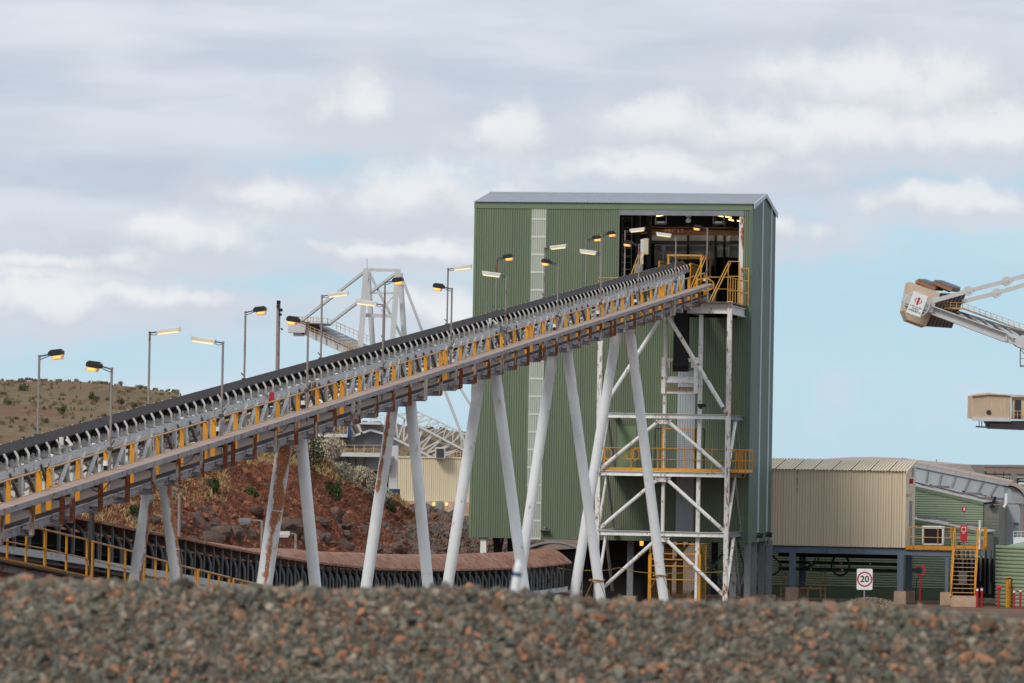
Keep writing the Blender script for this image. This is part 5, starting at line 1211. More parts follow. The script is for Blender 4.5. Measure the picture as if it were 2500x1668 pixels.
# air conditioner on the landing
a, z1 = vz(2252, 1284, SS + .9); b, z0 = vz(2302, 1331, SS + .9)
ac = T('air_conditioner', 'white-cased air conditioning unit behind the yellow landing rail', 'air conditioner', ((a + b) / 2, SS + 1.2, z0))
ac.part('case', MB().box((a, SS + .95, z0), (b, SS + 1.5, z1 - .12)).box((a - .02, SS + .9, z1 - .12), (b + .02, SS + 1.5, z1)).box((a, SS + .9, z0), (a + .05, SS + .95, z1)).box((b - .05, SS + .9, z0), (b, SS + .95, z1)).box((a, SS + .9, z0), (b, SS + .95, z0 + .06)), M_signwhite)
ac.part('coil', MB().box((a + .055, SS + .93, z0 + .065), (b - .055, SS + .945, z1 - .13)), M_indark)
# fire signs
def sgn(x0, y0, x1, y1, s): a, z1 = vz(x0, y0, s); b, z0 = vz(x1, y1, s); return a, b, z0, z1
a, b, z0, z1 = sgn(2345, 1284, 2361, 1322, SS - .3); vm = (a + b) / 2
fs = T('fire_point', 'red fire hose board with a round symbol beside the landing stair', 'sign', (vm, SS - .3, zB))
fs.part('post', MB().tube((vm, SS - .22, zB - .1), (vm, SS - .22, z1 + .9), .025, n=8), M_grey)
fs.part('red_board', MB().box((a, SS - .3, z0), (b, SS - .26, z1)), M_red)
fs.part('symbol_plate', MB().box((a + .05, SS - .306, z1 - .28), (b - .05, SS - .301, z1 - .05)), M_cabinet); fs.part('symbol_disc', MB().tube((vm, SS - .311, z1 - .165), (vm, SS - .3065, z1 - .165), .085, n=20), M_signred)
fs.part('lettering', MB().box((vm - .05, SS - .306, z1 - .36), (vm + .05, SS - .301, z1 - .31)), M_cabinet)
a, b, z0, z1 = sgn(2348.5, 1237, 2358, 1249.5, SS - .3)
fs.part('top_sign', MB().box((a, SS - .27, z0), (b, SS - .25, z1)), M_signred, label='small red fire sign with a white bar'); fs.part('white_bar', MB().box((vm - .03, SS - .276, z0 + .05), (vm + .03, SS - .2705, z1 - .05)), M_signwhite)
v, z1 = vz(2392, 1270, SS - .1); solo('vent_pipe', MB().tube((v, SS - .1, zB), (v, SS - .1, z1), .045, n=8), M_signwhite, 'thin white pipe rising above the landing rail', 'pipe', (v, SS - .1, zB))
# hose reel
v, z = vz(2247, 1392, SS - .3)
hr = T('hose_reel', 'red fire hose reel on a thin red stand', 'hose reel', (v, SS - .3, 0))
hr.part('drum', MB().tube((v, SS - .36, z), (v, SS - .24, z), .25, n=24), M_red); hr.part('disc_face', MB().tube((v - .02, SS - .37, z), (v - .02, SS - .361, z), .2, n=20), M_darksteel)
hr.part('hose_guide', MB().box((v - .38, SS - .4, z - .12), (v + .06, SS - .3, z + .1)), M_black); hr.part('stand', MB().tube((v, SS - .3, 0), (v, SS - .3, z - .22), .035, n=8), M_red); hr.part('hose', MB().path([(v - .04, SS - .33, z - .25), (v - .17, SS - .33, z - .5), (v - .2, SS - .33, .2), (v - .18, SS - .33, .02)], .018, 5), M_hose)
# bollards
for k, (x, y, s, c) in enumerate(((2386, 1436, SS - 3.5, 0), (2397, 1435, SS - 3.2, 0), (2476, 1440, SS - 3.2, 0), (2491.5, 1438, SS - 3., 0))):
    v, z1 = vz(x, y, s); t = T('bollard', 'red bollard with a white collar, %s from the stair' % ORD[k], 'bollard', (v, s, 0), group='red bollards')
    t.part('post', MB().tube((v, s, 0), (v, s, z1), .055, n=12).tube((v, s, z1), (v, s, z1 + .02), .055, .03, 12), M_red); t.part('collar', MB().tube((v, s, z1 - .13), (v, s, z1 - .04), .058, n=12), M_signwhite)
for k, (x, y, s) in enumerate(((2459, 1410, SS - 1.4), (2465, 1409, SS - 1.0))):
    v, z1 = vz(x, y, s); t = T('bollard', 'yellow bollard in front of the green tank, %s of the pair' % ('left' if k == 0 else 'right'), 'bollard', (v, s, 0), group='yellow bollards')
    t.part('post', MB().tube((v, s, 0), (v, s, z1), .065, n=12).tube((v, s, z1), (v, s, z1 + .03), .065, .03, 12), M_yellow); t.part('stripe', MB().tube((v, s, z1 - .1), (v, s, z1 - .04), .067, n=12), M_black)
v, z1 = vz(2439, 1440, SS - 3.)
t = T('hydrant', 'red hydrant with valve wheel between the bollards', 'hydrant', (v, SS - 3., 0)); t.part('riser', MB().tube((v, SS - 3., 0), (v, SS - 3., z1), .055, n=12), M_red); t.part('valve', MB().tube((v - .1, SS - 3., z1 + .1), (v + .1, SS - 3., z1 + .1), .07, n=12).tube((v, SS - 3., z1), (v, SS - 3., z1 + .2), .05, n=10), M_red)

# speed sign
p = W(2111, 1414.5, 187.); hw, hh = .30, .40
sp = T('speed_sign', 'white speed limit sign reading 20 in a red ring', 'sign', (p.x, p.y, 0), False)
def rrect(cx_, cz_, w_, h, r, y): return [(cx_ + sx * (w_ - r) + r * math.cos(a), y, cz_ + sz * (h - r) + r * math.sin(a)) for sx, sz, a0 in ((1, 1, 0), (-1, 1, 90), (-1, -1, 180), (1, -1, 270)) for a in [R(a0 + 15 * k) for k in range(7)]]
ROLLW = 0
sp.part('post', MB().tube((p.x, p.y + .05, 0), (p.x, p.y + .05, p.z + .3), .03, n=8), M_grey)
pl = sp.part('plate', MB().prism(rrect(p.x, p.z, hw, hh, .05, p.y), (0, .012, 0)), M_signwhite)
rg = MB(); n_ = 48
for k in range(n_):
    a0, a1 = 2 * math.pi * k / n_, 2 * math.pi * (k + 1) / n_
    q = [(p.x + r_ * math.cos(a), p.y - .003, p.z + r_ * math.sin(a)) for r_, a in ((.235, a0), (.29, a0), (.29, a1), (.235, a1))]; rg.add(q, [(0, 1, 2, 3)])
sp.part('red_ring', rg, M_signred, pl)
text(sp, '20', (p.x, p.y - .004, p.z), .34, M_ink, 'numerals', pl, depth=.001, bold=.007)
for dz in (.36, -.36): sp.part('bolt', MB().tube((p.x, p.y - .01, p.z + dz), (p.x, p.y, p.z + dz), .012, n=6), M_darksteel, pl)

# ================================================================ green sheds, duct, tank behind
def hshed(name, label, s, px_pts, zbase, dep, roofpx=None, m_=M_greenh):
    """wall with horizontal ribs whose sloping top edge passes the photo points (left, right)"""
    (xl, yl), (xr, yr) = px_pts; v0, z0 = vz(xl, yl, s); v1, z1 = vz(xr, yr, s)
    t = T(name, label, 'shed', ((v0 + v1) / 2, s, 0))
    z = zbase; ph = .12; k = 0
    while z < max(z0, z1) - .02:
        # clip each rib under the sloping edge
        zt = z + ph
        if zt <= min(z0, z1): a, b = v0, v1
        else:
            f = (zt - z0) / (z1 - z0) if abs(z1 - z0) > 1e-6 else 0
            vx = v0 + (v1 - v0) * max(0, min(1, f)); a, b = (v0, vx) if z0 > z1 else (vx, v1)
        if b - a > .05: t.part('rib_sheet', MB().add([(a, s, z), (b, s, z), (b, s - .055, z + ph * .3), (a, s - .055, z + ph * .3), (b, s - .055, z + ph * .66), (a, s - .055, z + ph * .66), (b, s, z + ph), (a, s, z + ph)], [(0, 1, 2, 3), (3, 2, 4, 5), (5, 4, 6, 7)]), m_)
        z += ph
    t.part('body', MB().prism([(v0, s + .003, 0), (v1, s + .003, 0), (v1, s + .003, z1 - .02), (v0, s + .003, z0 - .02)], (0, dep, 0)), M_greenpl)
    t.part('plinth', MB().box((v0, s - .05, 0), (v1, s - .001, zbase)), M_greenpl)
    t.part('fascia', MB().bar((v0, s - .06, z0 + .02), (v1, s - .06, z1 + .02), .08, .2), M_greentrim)
    rf_ = t.part('roof', MB().prism([(v0, s - .12, z0 + .06), (v1 + .1, s - .12, z1 + .06), (v1 + .1, s - .12, z1 + .11), (v0, s - .12, z0 + .11)], (0, dep + .2, 0)), M_shedroof)
    return t, v0, z0, v1, z1, rf_
SA = SS + 8.0; SC_ = SS + 13.5
zpl = vz(2050, 1433, SA)[1]
ta, a0, az0, a1, az1, rfa = hshed('green_shed', 'front green shed with horizontal ribs behind the switchroom columns', SA, ((1700, 1180), (2406, 1303)), zpl, 5.)
tb, b0, bz0, b1, bz1, rfb = hshed('green_shed', 'higher green shed with sloping roof behind the landing', SC_, ((2050, 1149), (2401, 1230)), .2, 10.)
def vents(t, rf, rows, s):
    for (x0, x1, y, n_) in rows:
        for k in range(n_):
            a = x0 + (x1 - x0) * k / n_; b = x0 + (x1 - x0) * (k + .93) / n_
            va_, zz = vz(a, y + (a - x0) * .045, s); vb_, zz2 = vz(b, y + (b - x0) * .045, s)
            t.part('roof_vent', MB().bar((va_, s, zz), (vb_, s, zz2), .3, .12), M_solar, rf)
vents(ta, rfa, ((2239, 2312, 1264, 3), (2316, 2390, 1279, 3)), SA + 2.)
vents(tb, rfb, ((2233, 2320, 1186, 3), (2313, 2400, 1203, 3), (2386, 2452, 1216, 3)), SC_ + 3.)
v, z1 = vz(2401, 1232, SC_); vb_, _ = vz(2443, 1232, SC_ + 1.)
tb.part('block_wall', MB().box((v + .02, SC_ + .05, 0), (vb_, SC_ + 6, z1)), M_block)
for k in range(26): tb.part('block_course', MB().box((v + .021, SC_ + .02, .1 + k * .155), (vb_, SC_ + .05, .1 + k * .155 + .13)), M_block)
v, z = vz(2425, 1228, SC_ - .3); tb.part('floodlight', MB().bar((v - .08, SC_ - .3, z - .1), (v + .12, SC_ - .3, z + .3), .2, .12).box((v - .2, SC_ - .3, z - .22), (v + .05, SC_ + .05, z - .12)), M_black)
v, z1 = vz(2457, 1205, SC_ - .2); _, z0 = vz(2457, 1236, SC_ - .2); tb.part('vent_elbow', MB().path([(v, SC_ - .2, z1), (v, SC_ - .2, z0 + .15), (v - .06, SC_ - .2, z0 + .02), (v - .12, SC_ - .2, z0 - .05)], .075, 8), M_signwhite)
# inclined duct gallery with curved end
YD = SC_ + 5.
def vp(x, y, s=YD): v, z = vz(x, y, s); return Vector((v, s, z))
du = T('duct_gallery', 'grey panelled conveyor duct sloping down behind the green sheds', 'conveyor gallery', tuple(Vector((vp(2350, 1200).x, YD, 0))))
nd = 8
for k in range(nd):
    q0, q1 = k / nd, (k + .985) / nd
    tl_, tr_ = vp(2196 + 275 * q0, 1127 + 56 * q0), vp(2196 + 275 * q1, 1127 + 56 * q1); bl_, br2 = vp(2196 + 251 * q0, 1168 + 49 * q0), vp(2196 + 251 * q1, 1168 + 49 * q1)
    du.part('duct_panel', MB().prism([tl_, tr_, br2, bl_], (0, 2.4, 0)), M_duct)
    du.part('panel_rib', MB().bar(tl_ + Vector((.06, -.03, 0)), bl_ + Vector((.06, -.03, 0)), .05, .06), M_grey)
    du.part('roof_sheet', MB().prism([tl_ + Vector((0, -.08, 0)), tr_ + Vector((0, -.08, 0)), tr_ + Vector((0, -.08, .1)), tl_ + Vector((0, -.08, .1))], (0, 2.6, 0)).prism([tl_ + Vector((0, 0, .1)), tr_ + Vector((0, 0, .1)), tr_ + Vector((0, 1.2, .2)), tl_ + Vector((0, 1.2, .2))], (0, 0, .01)), M_ducttop if k % 2 else M_ducttop)
    du.part('eave_strip', MB().bar(tl_ + Vector((0, -.1, -.04)), tr_ + Vector((0, -.1, -.04)), .03, .16), M_duct)
for q in (.3, .62, .9): p_ = vp(2196 + 251 * q, 1168 + 49 * q); du.part('strut', MB().box((p_.x - .07, YD + .2, 0), (p_.x + .07, YD + .4, p_.z)), M_darksteel)
c_ = vp(2462, 1229); r1_ = (c_ - vp(2462, 1187)).length
arc = [c_ + Vector((r1_ * 1.0 * math.sin(a), 0, r1_ * math.cos(a))) for a in [math.pi / 2 * k / 10 for k in range(11)]]
du.part('curved_end', MB().prism([c_ + Vector((-.25, 0, 0))] + [c_ + Vector((-.25, 0, r1_))] + arc, (0, 2.4, 0)), M_duct)
rim = MB()
for a, b in zip(arc, arc[1:]): rim.bar(a + (a - c_) * .03 + Vector((0, -.1, 0)), b + (b - c_) * .03 + Vector((0, -.1, 0)), .12, .1)
du.part('curved_rim', rim, M_black)
rim = MB()
for a, b in zip(arc, arc[1:]): rim.bar(a + (a - c_) * .12 + Vector((0, .8, 0)), b + (b - c_) * .12 + Vector((0, .8, 0)), 2.4, .12, (a - c_))
du.part('curved_roof', rim, M_ducttop)
a = vp(2443, 1230); b = vp(2500, 1345)
du.part('drop_chute', MB().box((a.x, YD + .05, 0), (b.x - .3, YD + 2.4, a.z - .02)), M_duct)
for (x0, y0, x1, y1) in ((2447, 1237, 2490, 1277), (2436, 1275, 2474, 1338)): p0, p1 = vp(x0, y0, YD - .1), vp(x1, y1, YD - .1); du.part('access_panel', MB().box((p0.x, YD - .12, p1.z), (p1.x, YD + .04, p0.z)), M_duct)
# transformer radiators behind the stair
v0_, zt_ = vz(2390, 1318, SS + 3.); 
tf = T('transformer', 'dark grey finned transformer behind the landing stair', 'transformer', (v0_, SS + 3., 0))
tf.part('tank', MB().box((v0_ - 1.3, SS + 3.3, .3), (v0_ + .9, SS + 4.6, 2.2)), M_darksteel)
for k in range(10):
    x = 2330 + k * 11; v, _ = vz(x, 1350, SS + 2.6); hi = vz(x, (1345, 1325, 1318, 1330)[k % 4], SS + 2.6)[1]
    tf.part('radiator_fin', MB().box((v - .06, SS + 2.5, .5 if k % 3 else 1.1), (v + .02, SS + 3.2, hi)), M_darksteel if k % 2 else M_fargrey)
a, z1 = vz(2341, 1397, SS + 2.); b, z0 = vz(2360, 1425, SS + 2.); tf.part('control_box', MB().box((a, SS + 2., z0), (b, SS + 2.3, z1)), M_cabinet)
# tank
v, z1 = vz(2552, 1340, SS + 1.)
tk_ = T('water_tank', 'green corrugated water tank at the right edge', 'tank', (v, SS + 1., 0)); rt = 2.3
m_ = MB(); z = 0.; nn = 40; prof = []
while z < z1: prof += [(rt, z), (rt + .05, z + .06), (rt + .05, z + .12), (rt, z + .18)]; z += .18
for j in range(len(prof) - 1):
    (ra, za), (rb_, zb_) = prof[j], prof[j + 1]
    for k in range(nn):
        q0, q1 = 2 * math.pi * k / nn, 2 * math.pi * (k + 1) / nn
        m_.add([(v + ra * math.cos(q0), SS + 1 + ra * math.sin(q0), za), (v + ra * math.cos(q1), SS + 1 + ra * math.sin(q1), za), (v + rb_ * math.cos(q1), SS + 1 + rb_ * math.sin(q1), zb_), (v + rb_ * math.cos(q0), SS + 1 + rb_ * math.sin(q0), zb_)], [(0, 1, 2, 3)])
tk_.part('shell', m_, M_tank); tk_.part('roof', MB().tube((v, SS + 1., z1), (v, SS + 1., z1 + .5), rt + .05, .2, 40), M_tank)
a, z1 = vz(2474, 1313, SS + 6.); b, z0 = vz(2530, 1340, SS + 6.)
wp_ = T('white_skid', 'white equipment box with railed top behind the green tank', 'equipment', (a, SS + 6., 0)); wp_.part('box', MB().box((a, SS + 6., 0), (b, SS + 8., z1)), M_signwhite); railing(wp_, [(a, SS + 6.05, z1), (b, SS + 6.05, z1)], .3, .2, .02, M_far, toe=False)
# yellow ladder stands under the switchroom
for k, (x, yt) in enumerate(((1913, 1391), (2010, 1363))):
    v, z1 = vz(x, yt, SS + 3.); t = T('ladder_stand', 'yellow ladder stand under the switchroom, %s one' % ('left' if k == 0 else 'right'), 'ladder', (v, SS + 3., 0))
    for i in (-.1, .12): t.part('rail', MB().box((v + i - .03, SS + 2.9, 0), (v + i + .03, SS + 3.0, z1)), M_tan)
    for j in range(5): t.part('rung', MB().box((v - .1, SS + 2.93, .25 + j * .3), (v + .12, SS + 2.97, .29 + j * .3)), M_tan)
v, z1 = vz(1985, 1390, SS + 3.); a_, z0 = vz(1970, 1418, SS + 3.); t = T('step_frame', 'low yellow step frame with looped rail under the switchroom', 'steps', (v, SS + 3., 0))
t.part('loop_rail', MB().path([(v - .5, SS + 3., z0 - .05), (v - .1, SS + 3., z0 - .3), (v + .1, SS + 3., z0 - .1), (v + .1, SS + 3., z1 - .25), (v - .3, SS + 3., z1 + .1)], .025, 6), M_tan); t.part('platform', MB().box((v - .6, SS + 2.8, .55), (v + .4, SS + 3.4, .62)), M_tan)

# ================================================================ far background
def pbar(m_, a, b, Yd, wpx, dep=None, dy=0.):
    p, q = W(a[0], a[1], Yd), W(b[0], b[1], Yd + dy); th = wpx * Yd / FPX; m_.bar(p, q, dep if dep else th, th); return m_
def ptube(m_, a, b, Yd, wpx, dy=0., n=8): m_.tube(W(a[0], a[1], Yd), W(b[0], b[1], Yd + dy), wpx * Yd / FPX / 2, n=n); return m_
def pbox(m_, x0, y0, x1, y1, Yd, dep): a, b = W(x0, y1, Yd), W(x1, y0, Yd); m_.box((a.x, Yd, min(a.z, b.z)), (b.x, Yd + dep, max(a.z, b.z))); return m_
def prail(t, pts, Yd, hpx, step=18, m_=None, dy=0.):
    tr = MB()
    for a, b in zip(pts, pts[1:]):
        pbar(tr, (a[0], a[1] - hpx), (b[0], b[1] - hpx), Yd, 1.2); pbar(tr, (a[0], a[1] - hpx * .5), (b[0], b[1] - hpx * .5), Yd, .8)
    t.part('handrail', tr, m_ or M_faryellow)
    for a, b in zip(pts, pts[1:]):
        n_ = max(1, int(math.hypot(b[0] - a[0], b[1] - a[1]) / step))
        for k in range(n_ + 1):
            x, y = a[0] + (b[0] - a[0]) * k / n_, a[1] + (b[1] - a[1]) * k / n_; t.part('rail_post', pbar(MB(), (x, y), (x, y - hpx), Yd, 1.2), m_ or M_faryellow)
YS = 640.
st = T('stacker', 'white luffing-boom stacker with a tall twin mast beyond the cutting', 'stacker', (W(880, 1150, YS).x, YS, 0), False)
for (a, b, wpx, d, m_) in (((893.5, 657), (876, 900), 13, 0, M_far), ((971, 660), (953, 900), 13, 0, M_far)): st.part('mast_leg', pbar(MB(), a, b, YS + d, wpx), m_)
for (a, b) in (((898, 664), (914, 900)), ((977, 668), (992, 900))): st.part('mast_strut', ptube(MB(), a, b, YS + 3, 13).tube(W(*a, YS + 3), W(a[0] + 2, a[1] + 32, YS + 3), 4 * YS / FPX, n=8), M_far)
for (a, b, wpx) in (((888, 658.5), (978, 660.5), 7), ((903, 715), (972, 716), 5), ((893, 770), (962, 772), 9), ((962, 722), (930, 760), 3)): st.part('mast_crossbar', pbar(MB(), a, b, YS + 1, wpx), M_far)
st.part('aerial', pbar(MB(), (896, 657), (896, 632), YS, 1), M_fargrey)
for (a, b, dy) in (((889, 664), (737, 782), -6), ((965, 668), (806, 789), 6)): st.part('forestay', pbar(MB(), a, b, YS + (2 if dy < 0 else 8), 7.), M_far); st.part('stay_shade_strip', pbar(MB(), (a[0], a[1] + 4.4), (b[0], b[1] + 4.4), YS + (1.8 if dy < 0 else 7.8), 2.), M_fardark)  # dark strip below each forestay paints its shaded underside
for (a, b) in (((901, 665), (1010, 880)), ((977, 667), (1150, 1122))): st.part('backstay', ptube(MB(), a, b, YS + 8, 6.5), M_far)
st.part('backstay', ptube(MB(), (1125, 950), (1165, 1015), YS + 8, 6), M_far)
# boom: two side girders, belt between, walkway and rails
for dd, (dx, dy_) in ((0, (0, 0)), (9, (60, 2))):
    g = MB(); p = [W(706 + dx, 794 + dy_, YS + dd), W(722 + dx, 792 + dy_, YS + dd), W(890 + dx, 868 + dy_, YS + dd), W(890 + dx, 888 + dy_, YS + dd), W(730 + dx, 812 + dy_, YS + dd), W(712 + dx, 810 + dy_, YS + dd)]
    g.prism(p, (0, .8, 0)); st.part('boom_girder', g, M_far)
    for k in range(6): st.part('girder_stiffener', pbar(MB(), (745 + 26 * k + dx, 804 + 11.8 * k + dy_), (745 + 26 * k + dx, 818 + 11.8 * k + dy_), YS + dd - .1, 1.4), M_fargrey)
bb = MB(); bb.add([W(722, 790, YS + 1), W(890, 866, YS + 1), W(948, 866, YS + 9), W(782, 790, YS + 9)], [(0, 1, 2, 3)]); bb.add([W(722, 794, YS + 1), W(890, 870, YS + 1), W(948, 870, YS + 9), W(782, 794, YS + 9)], [(3, 2, 1, 0)])
st.part('boom_belt', bb, M_grey)
for k in range(9): st.part('boom_tie', pbar(MB(), (735 + 17 * k, 797 + 7.6 * k), (790 + 17 * k, 797 + 7.6 * k), YS + 4, 2.2), M_far)
st.part('boom_head', pbox(MB(), 703, 790, 745, 812, YS - .5, 3.).box((W(716, 820, YS).x, YS, W(716, 820, YS).z), (W(742, 808, YS).x, YS + 2, W(742, 808, YS).z)), M_far)
st.part('head_deck', pbar(MB(), (714, 789), (806, 793), YS + 4, 3, 6), M_farrust)
for k in range(11): st.part('head_post', pbar(MB(), (716 + 7 * k, 790), (716 + 7 * k, 771 + .6 * k), YS + 5, 1.6), M_faryellow)
prail(st, [(716, 790), (800, 795), (906, 840)], YS + 9, 17, 11); prail(st, [(735, 800), (890, 870)], YS - .5, 13, 12)
prail(st, [(838, 862), (870, 856)], YS - 1, 22, 6)
# slewing deck and portal
st.part('upper_deck', pbox(MB(), 752, 1060, 848, 1066, YS - 4, 10), M_far); prail(st, [(802, 1060), (848, 1060)], YS - 4, 20, 8)
st.part('slew_house', pbox(MB(), 835, 1052, 975, 1092, YS, 9), M_fargrey)
st.part('slew_roof', MB().prism([W(850, 1035, YS - 1), W(925, 1028, YS - 1), W(940, 1048, YS - 1), W(900, 1050, YS - 1), W(862, 1066, YS - 1)], (0, 8, 0)), M_farrust)
for (a, b) in (((852, 1034), (866, 1063)), ((872, 1032), (884, 1060)), ((862, 1065), (905, 1050)), ((905, 1050), (940, 1060))): st.part('yoke_arm', pbar(MB(), a, b, YS - 2, 5), M_far)
st.part('service_deck', pbox(MB(), 878, 1031, 930, 1036, YS - 3, 6), M_far); prail(st, [(905, 1031), (938, 1031)], YS - 3, 17, 8)
for k in range(4): st.part('deck_bracket', pbar(MB(), (785 + 14 * k, 1066), (812 + 14 * k, 1090), YS - 2, 4), M_fardark)
st.part('lower_deck', pbox(MB(), 748, 1106, 935, 1113, YS - 6, 14), M_far); prail(st, [(750, 1106), (935, 1106)], YS - 6, 19, 22)
for (x0) in (754, 774): st.part('access_stair', pbar(MB(), (x0, 1074), (x0 + 12, 1106), YS - 6.5, 3.5), M_far)
st.part('portal', MB().prism([W(752, 1114, YS - 4), W(960, 1114, YS - 4), W(955, 1150, YS - 4), W(830, 1150, YS - 4), W(770, 1122, YS - 4)], (0, 10, 0)), M_grey)
for (a, b) in (((800, 1115), (848, 1147)), ((824, 1115), (860, 1147)), ((846, 1115), (862, 1149)), ((894, 1115), (884, 1149)), ((868, 1115), (870, 1149)), ((785, 1115), (786, 1130))): st.part('portal_web', pbar(MB(), a, b, YS - 4.4, 2.6), M_fardark)
st.part('undercarriage', pbox(MB(), 850, 1152, 985, 1210, YS, 8), M_fardark); st.part('tower_leg', pbox(MB(), 948, 1088, 972, 1215, YS - 3, 4), M_far)
st.part('blue_panel', pbox(MB(), 850, 1030, 856, 1068, YS - 3, 2), M_blue)
# trailing truss conveyor to the right of the stacker
tr = T('truss_gantry', 'white lattice truss conveyor descending behind the beige shed', 'truss', (W(1050, 1110, YS - 20).x, YS - 20, 0), False)
def lat(a0, a1, b0, b1, Yd, n_, w_=3., m_=M_far):
    tr.part('chord', pbar(MB(), a0, a1, Yd, w_ + .6), m_); tr.part('chord', pbar(MB(), b0, b1, Yd, w_ + .6), m_)
    for k in range(n_):
        q0, q1 = k / n_, (k + 1) / n_; L2 = lambda p, q, t_: (p[0] + (q[0] - p[0]) * t_, p[1] + (q[1] - p[1]) * t_)
        tr.part('web_member', pbar(MB(), L2(a0, a1, q0), L2(b0, b1, q0), Yd, w_ * .8), m_); tr.part('web_member', pbar(MB(), L2(a0, a1, q0), L2(b0, b1, q1), Yd, w_ * .8), m_)
lat((965, 1010), (1150, 1108), (958, 1068), (1065, 1122), YS - 24, 8, 4.4)
lat((1020, 1006), (1160, 1072), (965, 1012), (1150, 1108), YS - 20, 8, 3.4)
for k in range(10): tr.part('cross_tie', pbar(MB(), (968 + 19 * k, 1016 + 9.5 * k), (1024 + 15.5 * k, 1008 + 7. * k), YS - 22, 2.2), M_far)
m_ = MB(); m_.add([W(962, 1030, YS - 18), W(1150, 1118, YS - 18), W(1150, 1130, YS - 18), W(962, 1052, YS - 18)], [(0, 1, 2, 3)]); tr.part('belt', m_, M_farrust)
prail(tr, [(965, 1062), (1075, 1118)], YS - 21, 16, 12)
tr.part('leg', pbox(MB(), 1118, 1108, 1126, 1240, YS - 20, 2), M_fargrey)
# beige shed on the bank
bs_ = T('cream_shed', 'plain cream metal shed between the third and fourth trestles', 'shed', tuple(Vector((W(1060, 1200, 285).x, 285, 0))), False)
a, b = W(971, 1223, 285), W(1175, 1120, 285); n_ = 10
for k in range(n_): ww = (b.x - a.x) / n_; bs_.part('cladding_sheet', MB().corr((a.x + k * ww, 285, a.z), (1, 0, 0), (0, 0, 1), (0, -1, 0), ww, b.z - a.z, ww / 4, .03, .3), M_cream)
bs_.part('body', MB().box((a.x, 285.01, 0), (b.x, 290, b.z - .02)), M_cream); bs_.part('base_wall', MB().box((a.x + .3, 284.7, 0), (b.x, 285, a.z - .01)), M_concrete); bs_.part('roof_edge', MB().box((a.x - .05, 284.9, b.z - .02), (b.x, 290.1, b.z + .06)), M_cream)
bs_.part('pier', pbox(MB(), 1065, 1224, 1080, 1262, 284.5, .3), M_grey)
ar = bs_.part('rooftop_unit', pbox(MB(), 1062, 1092, 1087, 1119, 284, 1.2), M_far); bs_.part('coil', pbox(MB(), 1065, 1096, 1084, 1117, 283.97, .02), M_darksteel, ar)
for x in (1059, 1090): bs_.part('wall_lamp', pbox(MB(), x - 1.5, 1228, x + 1.5, 1234, 284.6, .08), M_tubelit2)
prail(bs_, [(1098, 1119), (1132, 1119)], 286, 15, 7)
dr = W(963, 1206, 250); solo('drum', MB().tube((dr.x, 250, 0), (dr.x, 250, dr.z + .25), .28, n=16), M_blue, 'small blue drum standing left of the cream shed', 'drum', (dr.x, 250, 0), False)
# speaker mast
p, q = W(679, 905, 250), W(680, 740, 250); p.z = 0
ms = T('camera_mast', 'dark slim mast with cameras at its top, left of the stacker', 'mast', p, False)
ms.part('pole', MB().tube(p, q, .12, .1, 12), M_pole)
for (dx, y, w_, h) in ((0, 738, 9, 8), (5, 757, 9, 7), (4, 768, 7, 6), (-2, 748, 6, 6)): c = W(680 + dx, y, 249.8); ms.part('camera', MB().box((c.x - w_ / 96, 249.7, c.z - h / 96), (c.x + w_ / 96, 250.1, c.z + h / 96)), M_black)
ms.part('side_arm', MB().bar(W(679, 801, 250), W(688, 802, 250), .03, .03).box((W(688, 804, 250).x - .03, 249.9, W(688, 804, 250).z - .05), (W(688, 804, 250).x + .05, 250.1, W(688, 804, 250).z + .05)), M_black)

# reclaimer boom at right edge
YR = 850.
rc = T('reclaimer', 'white counterweight boom of a reclaimer with a round ring and logo board', 'reclaimer', (W(2520, 900, YR).x, YR, 0), False)
def zp6(x, y): return (2180 + x / 3.5625, 640 + y / 3.5625)
def wr(x, y, d=0.): return W(*zp6(x, y), YR + d)
th = R(20.5)
# counterweight: box with tilted faces, front face towards the camera, dark ribbed flank receding to the right
fr_ = [wr(145, 170), wr(412, 268), wr(360, 395), wr(285, 560), wr(130, 502), wr(95, 420)]
rc.part('counterweight', MB().prism(fr_, (0, 9, 0)), M_cw)
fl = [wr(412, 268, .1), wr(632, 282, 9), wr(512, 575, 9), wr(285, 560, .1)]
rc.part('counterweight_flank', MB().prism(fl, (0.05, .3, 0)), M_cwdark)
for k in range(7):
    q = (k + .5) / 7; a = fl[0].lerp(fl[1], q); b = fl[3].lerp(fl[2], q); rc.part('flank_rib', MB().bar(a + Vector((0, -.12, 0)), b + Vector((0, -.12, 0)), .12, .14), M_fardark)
for (x0, y0) in ((215, 152), (360, 162)):
    c = [wr(x0, y0, 1), wr(x0 + 160, y0 + 62, 1), wr(x0 + 145, y0 + 96, 1), wr(x0 - 8, y0 + 30, 1)]
    bx_ = rc.part('ballast_box', MB().prism(c, (0, 4, 0)), M_cwtop); rc.part('box_lid', MB().prism([c[0] + Vector((0, -.1, 0)), c[1] + Vector((0, -.1, 0)), wr(x0 + 228, y0 + 62, 5), wr(x0 + 70, y0 + 2, 5)], (0, 0, .12)), M_slate, bx_)
    rc.part('box_flank', MB().prism([c[1], wr(x0 + 228, y0 + 64, 5), wr(x0 + 222, y0 + 100, 5), c[2]], (0, .1, 0)), M_cwdark, bx_)
    for k in range(4): rc.part('lid_post', MB().bar(wr(x0 + 20 + 22 * k, y0 + 3 + 2 * k, 2), wr(x0 + 20 + 22 * k, y0 - 9 + 2 * k, 2), .06, .06), M_slate, bx_)
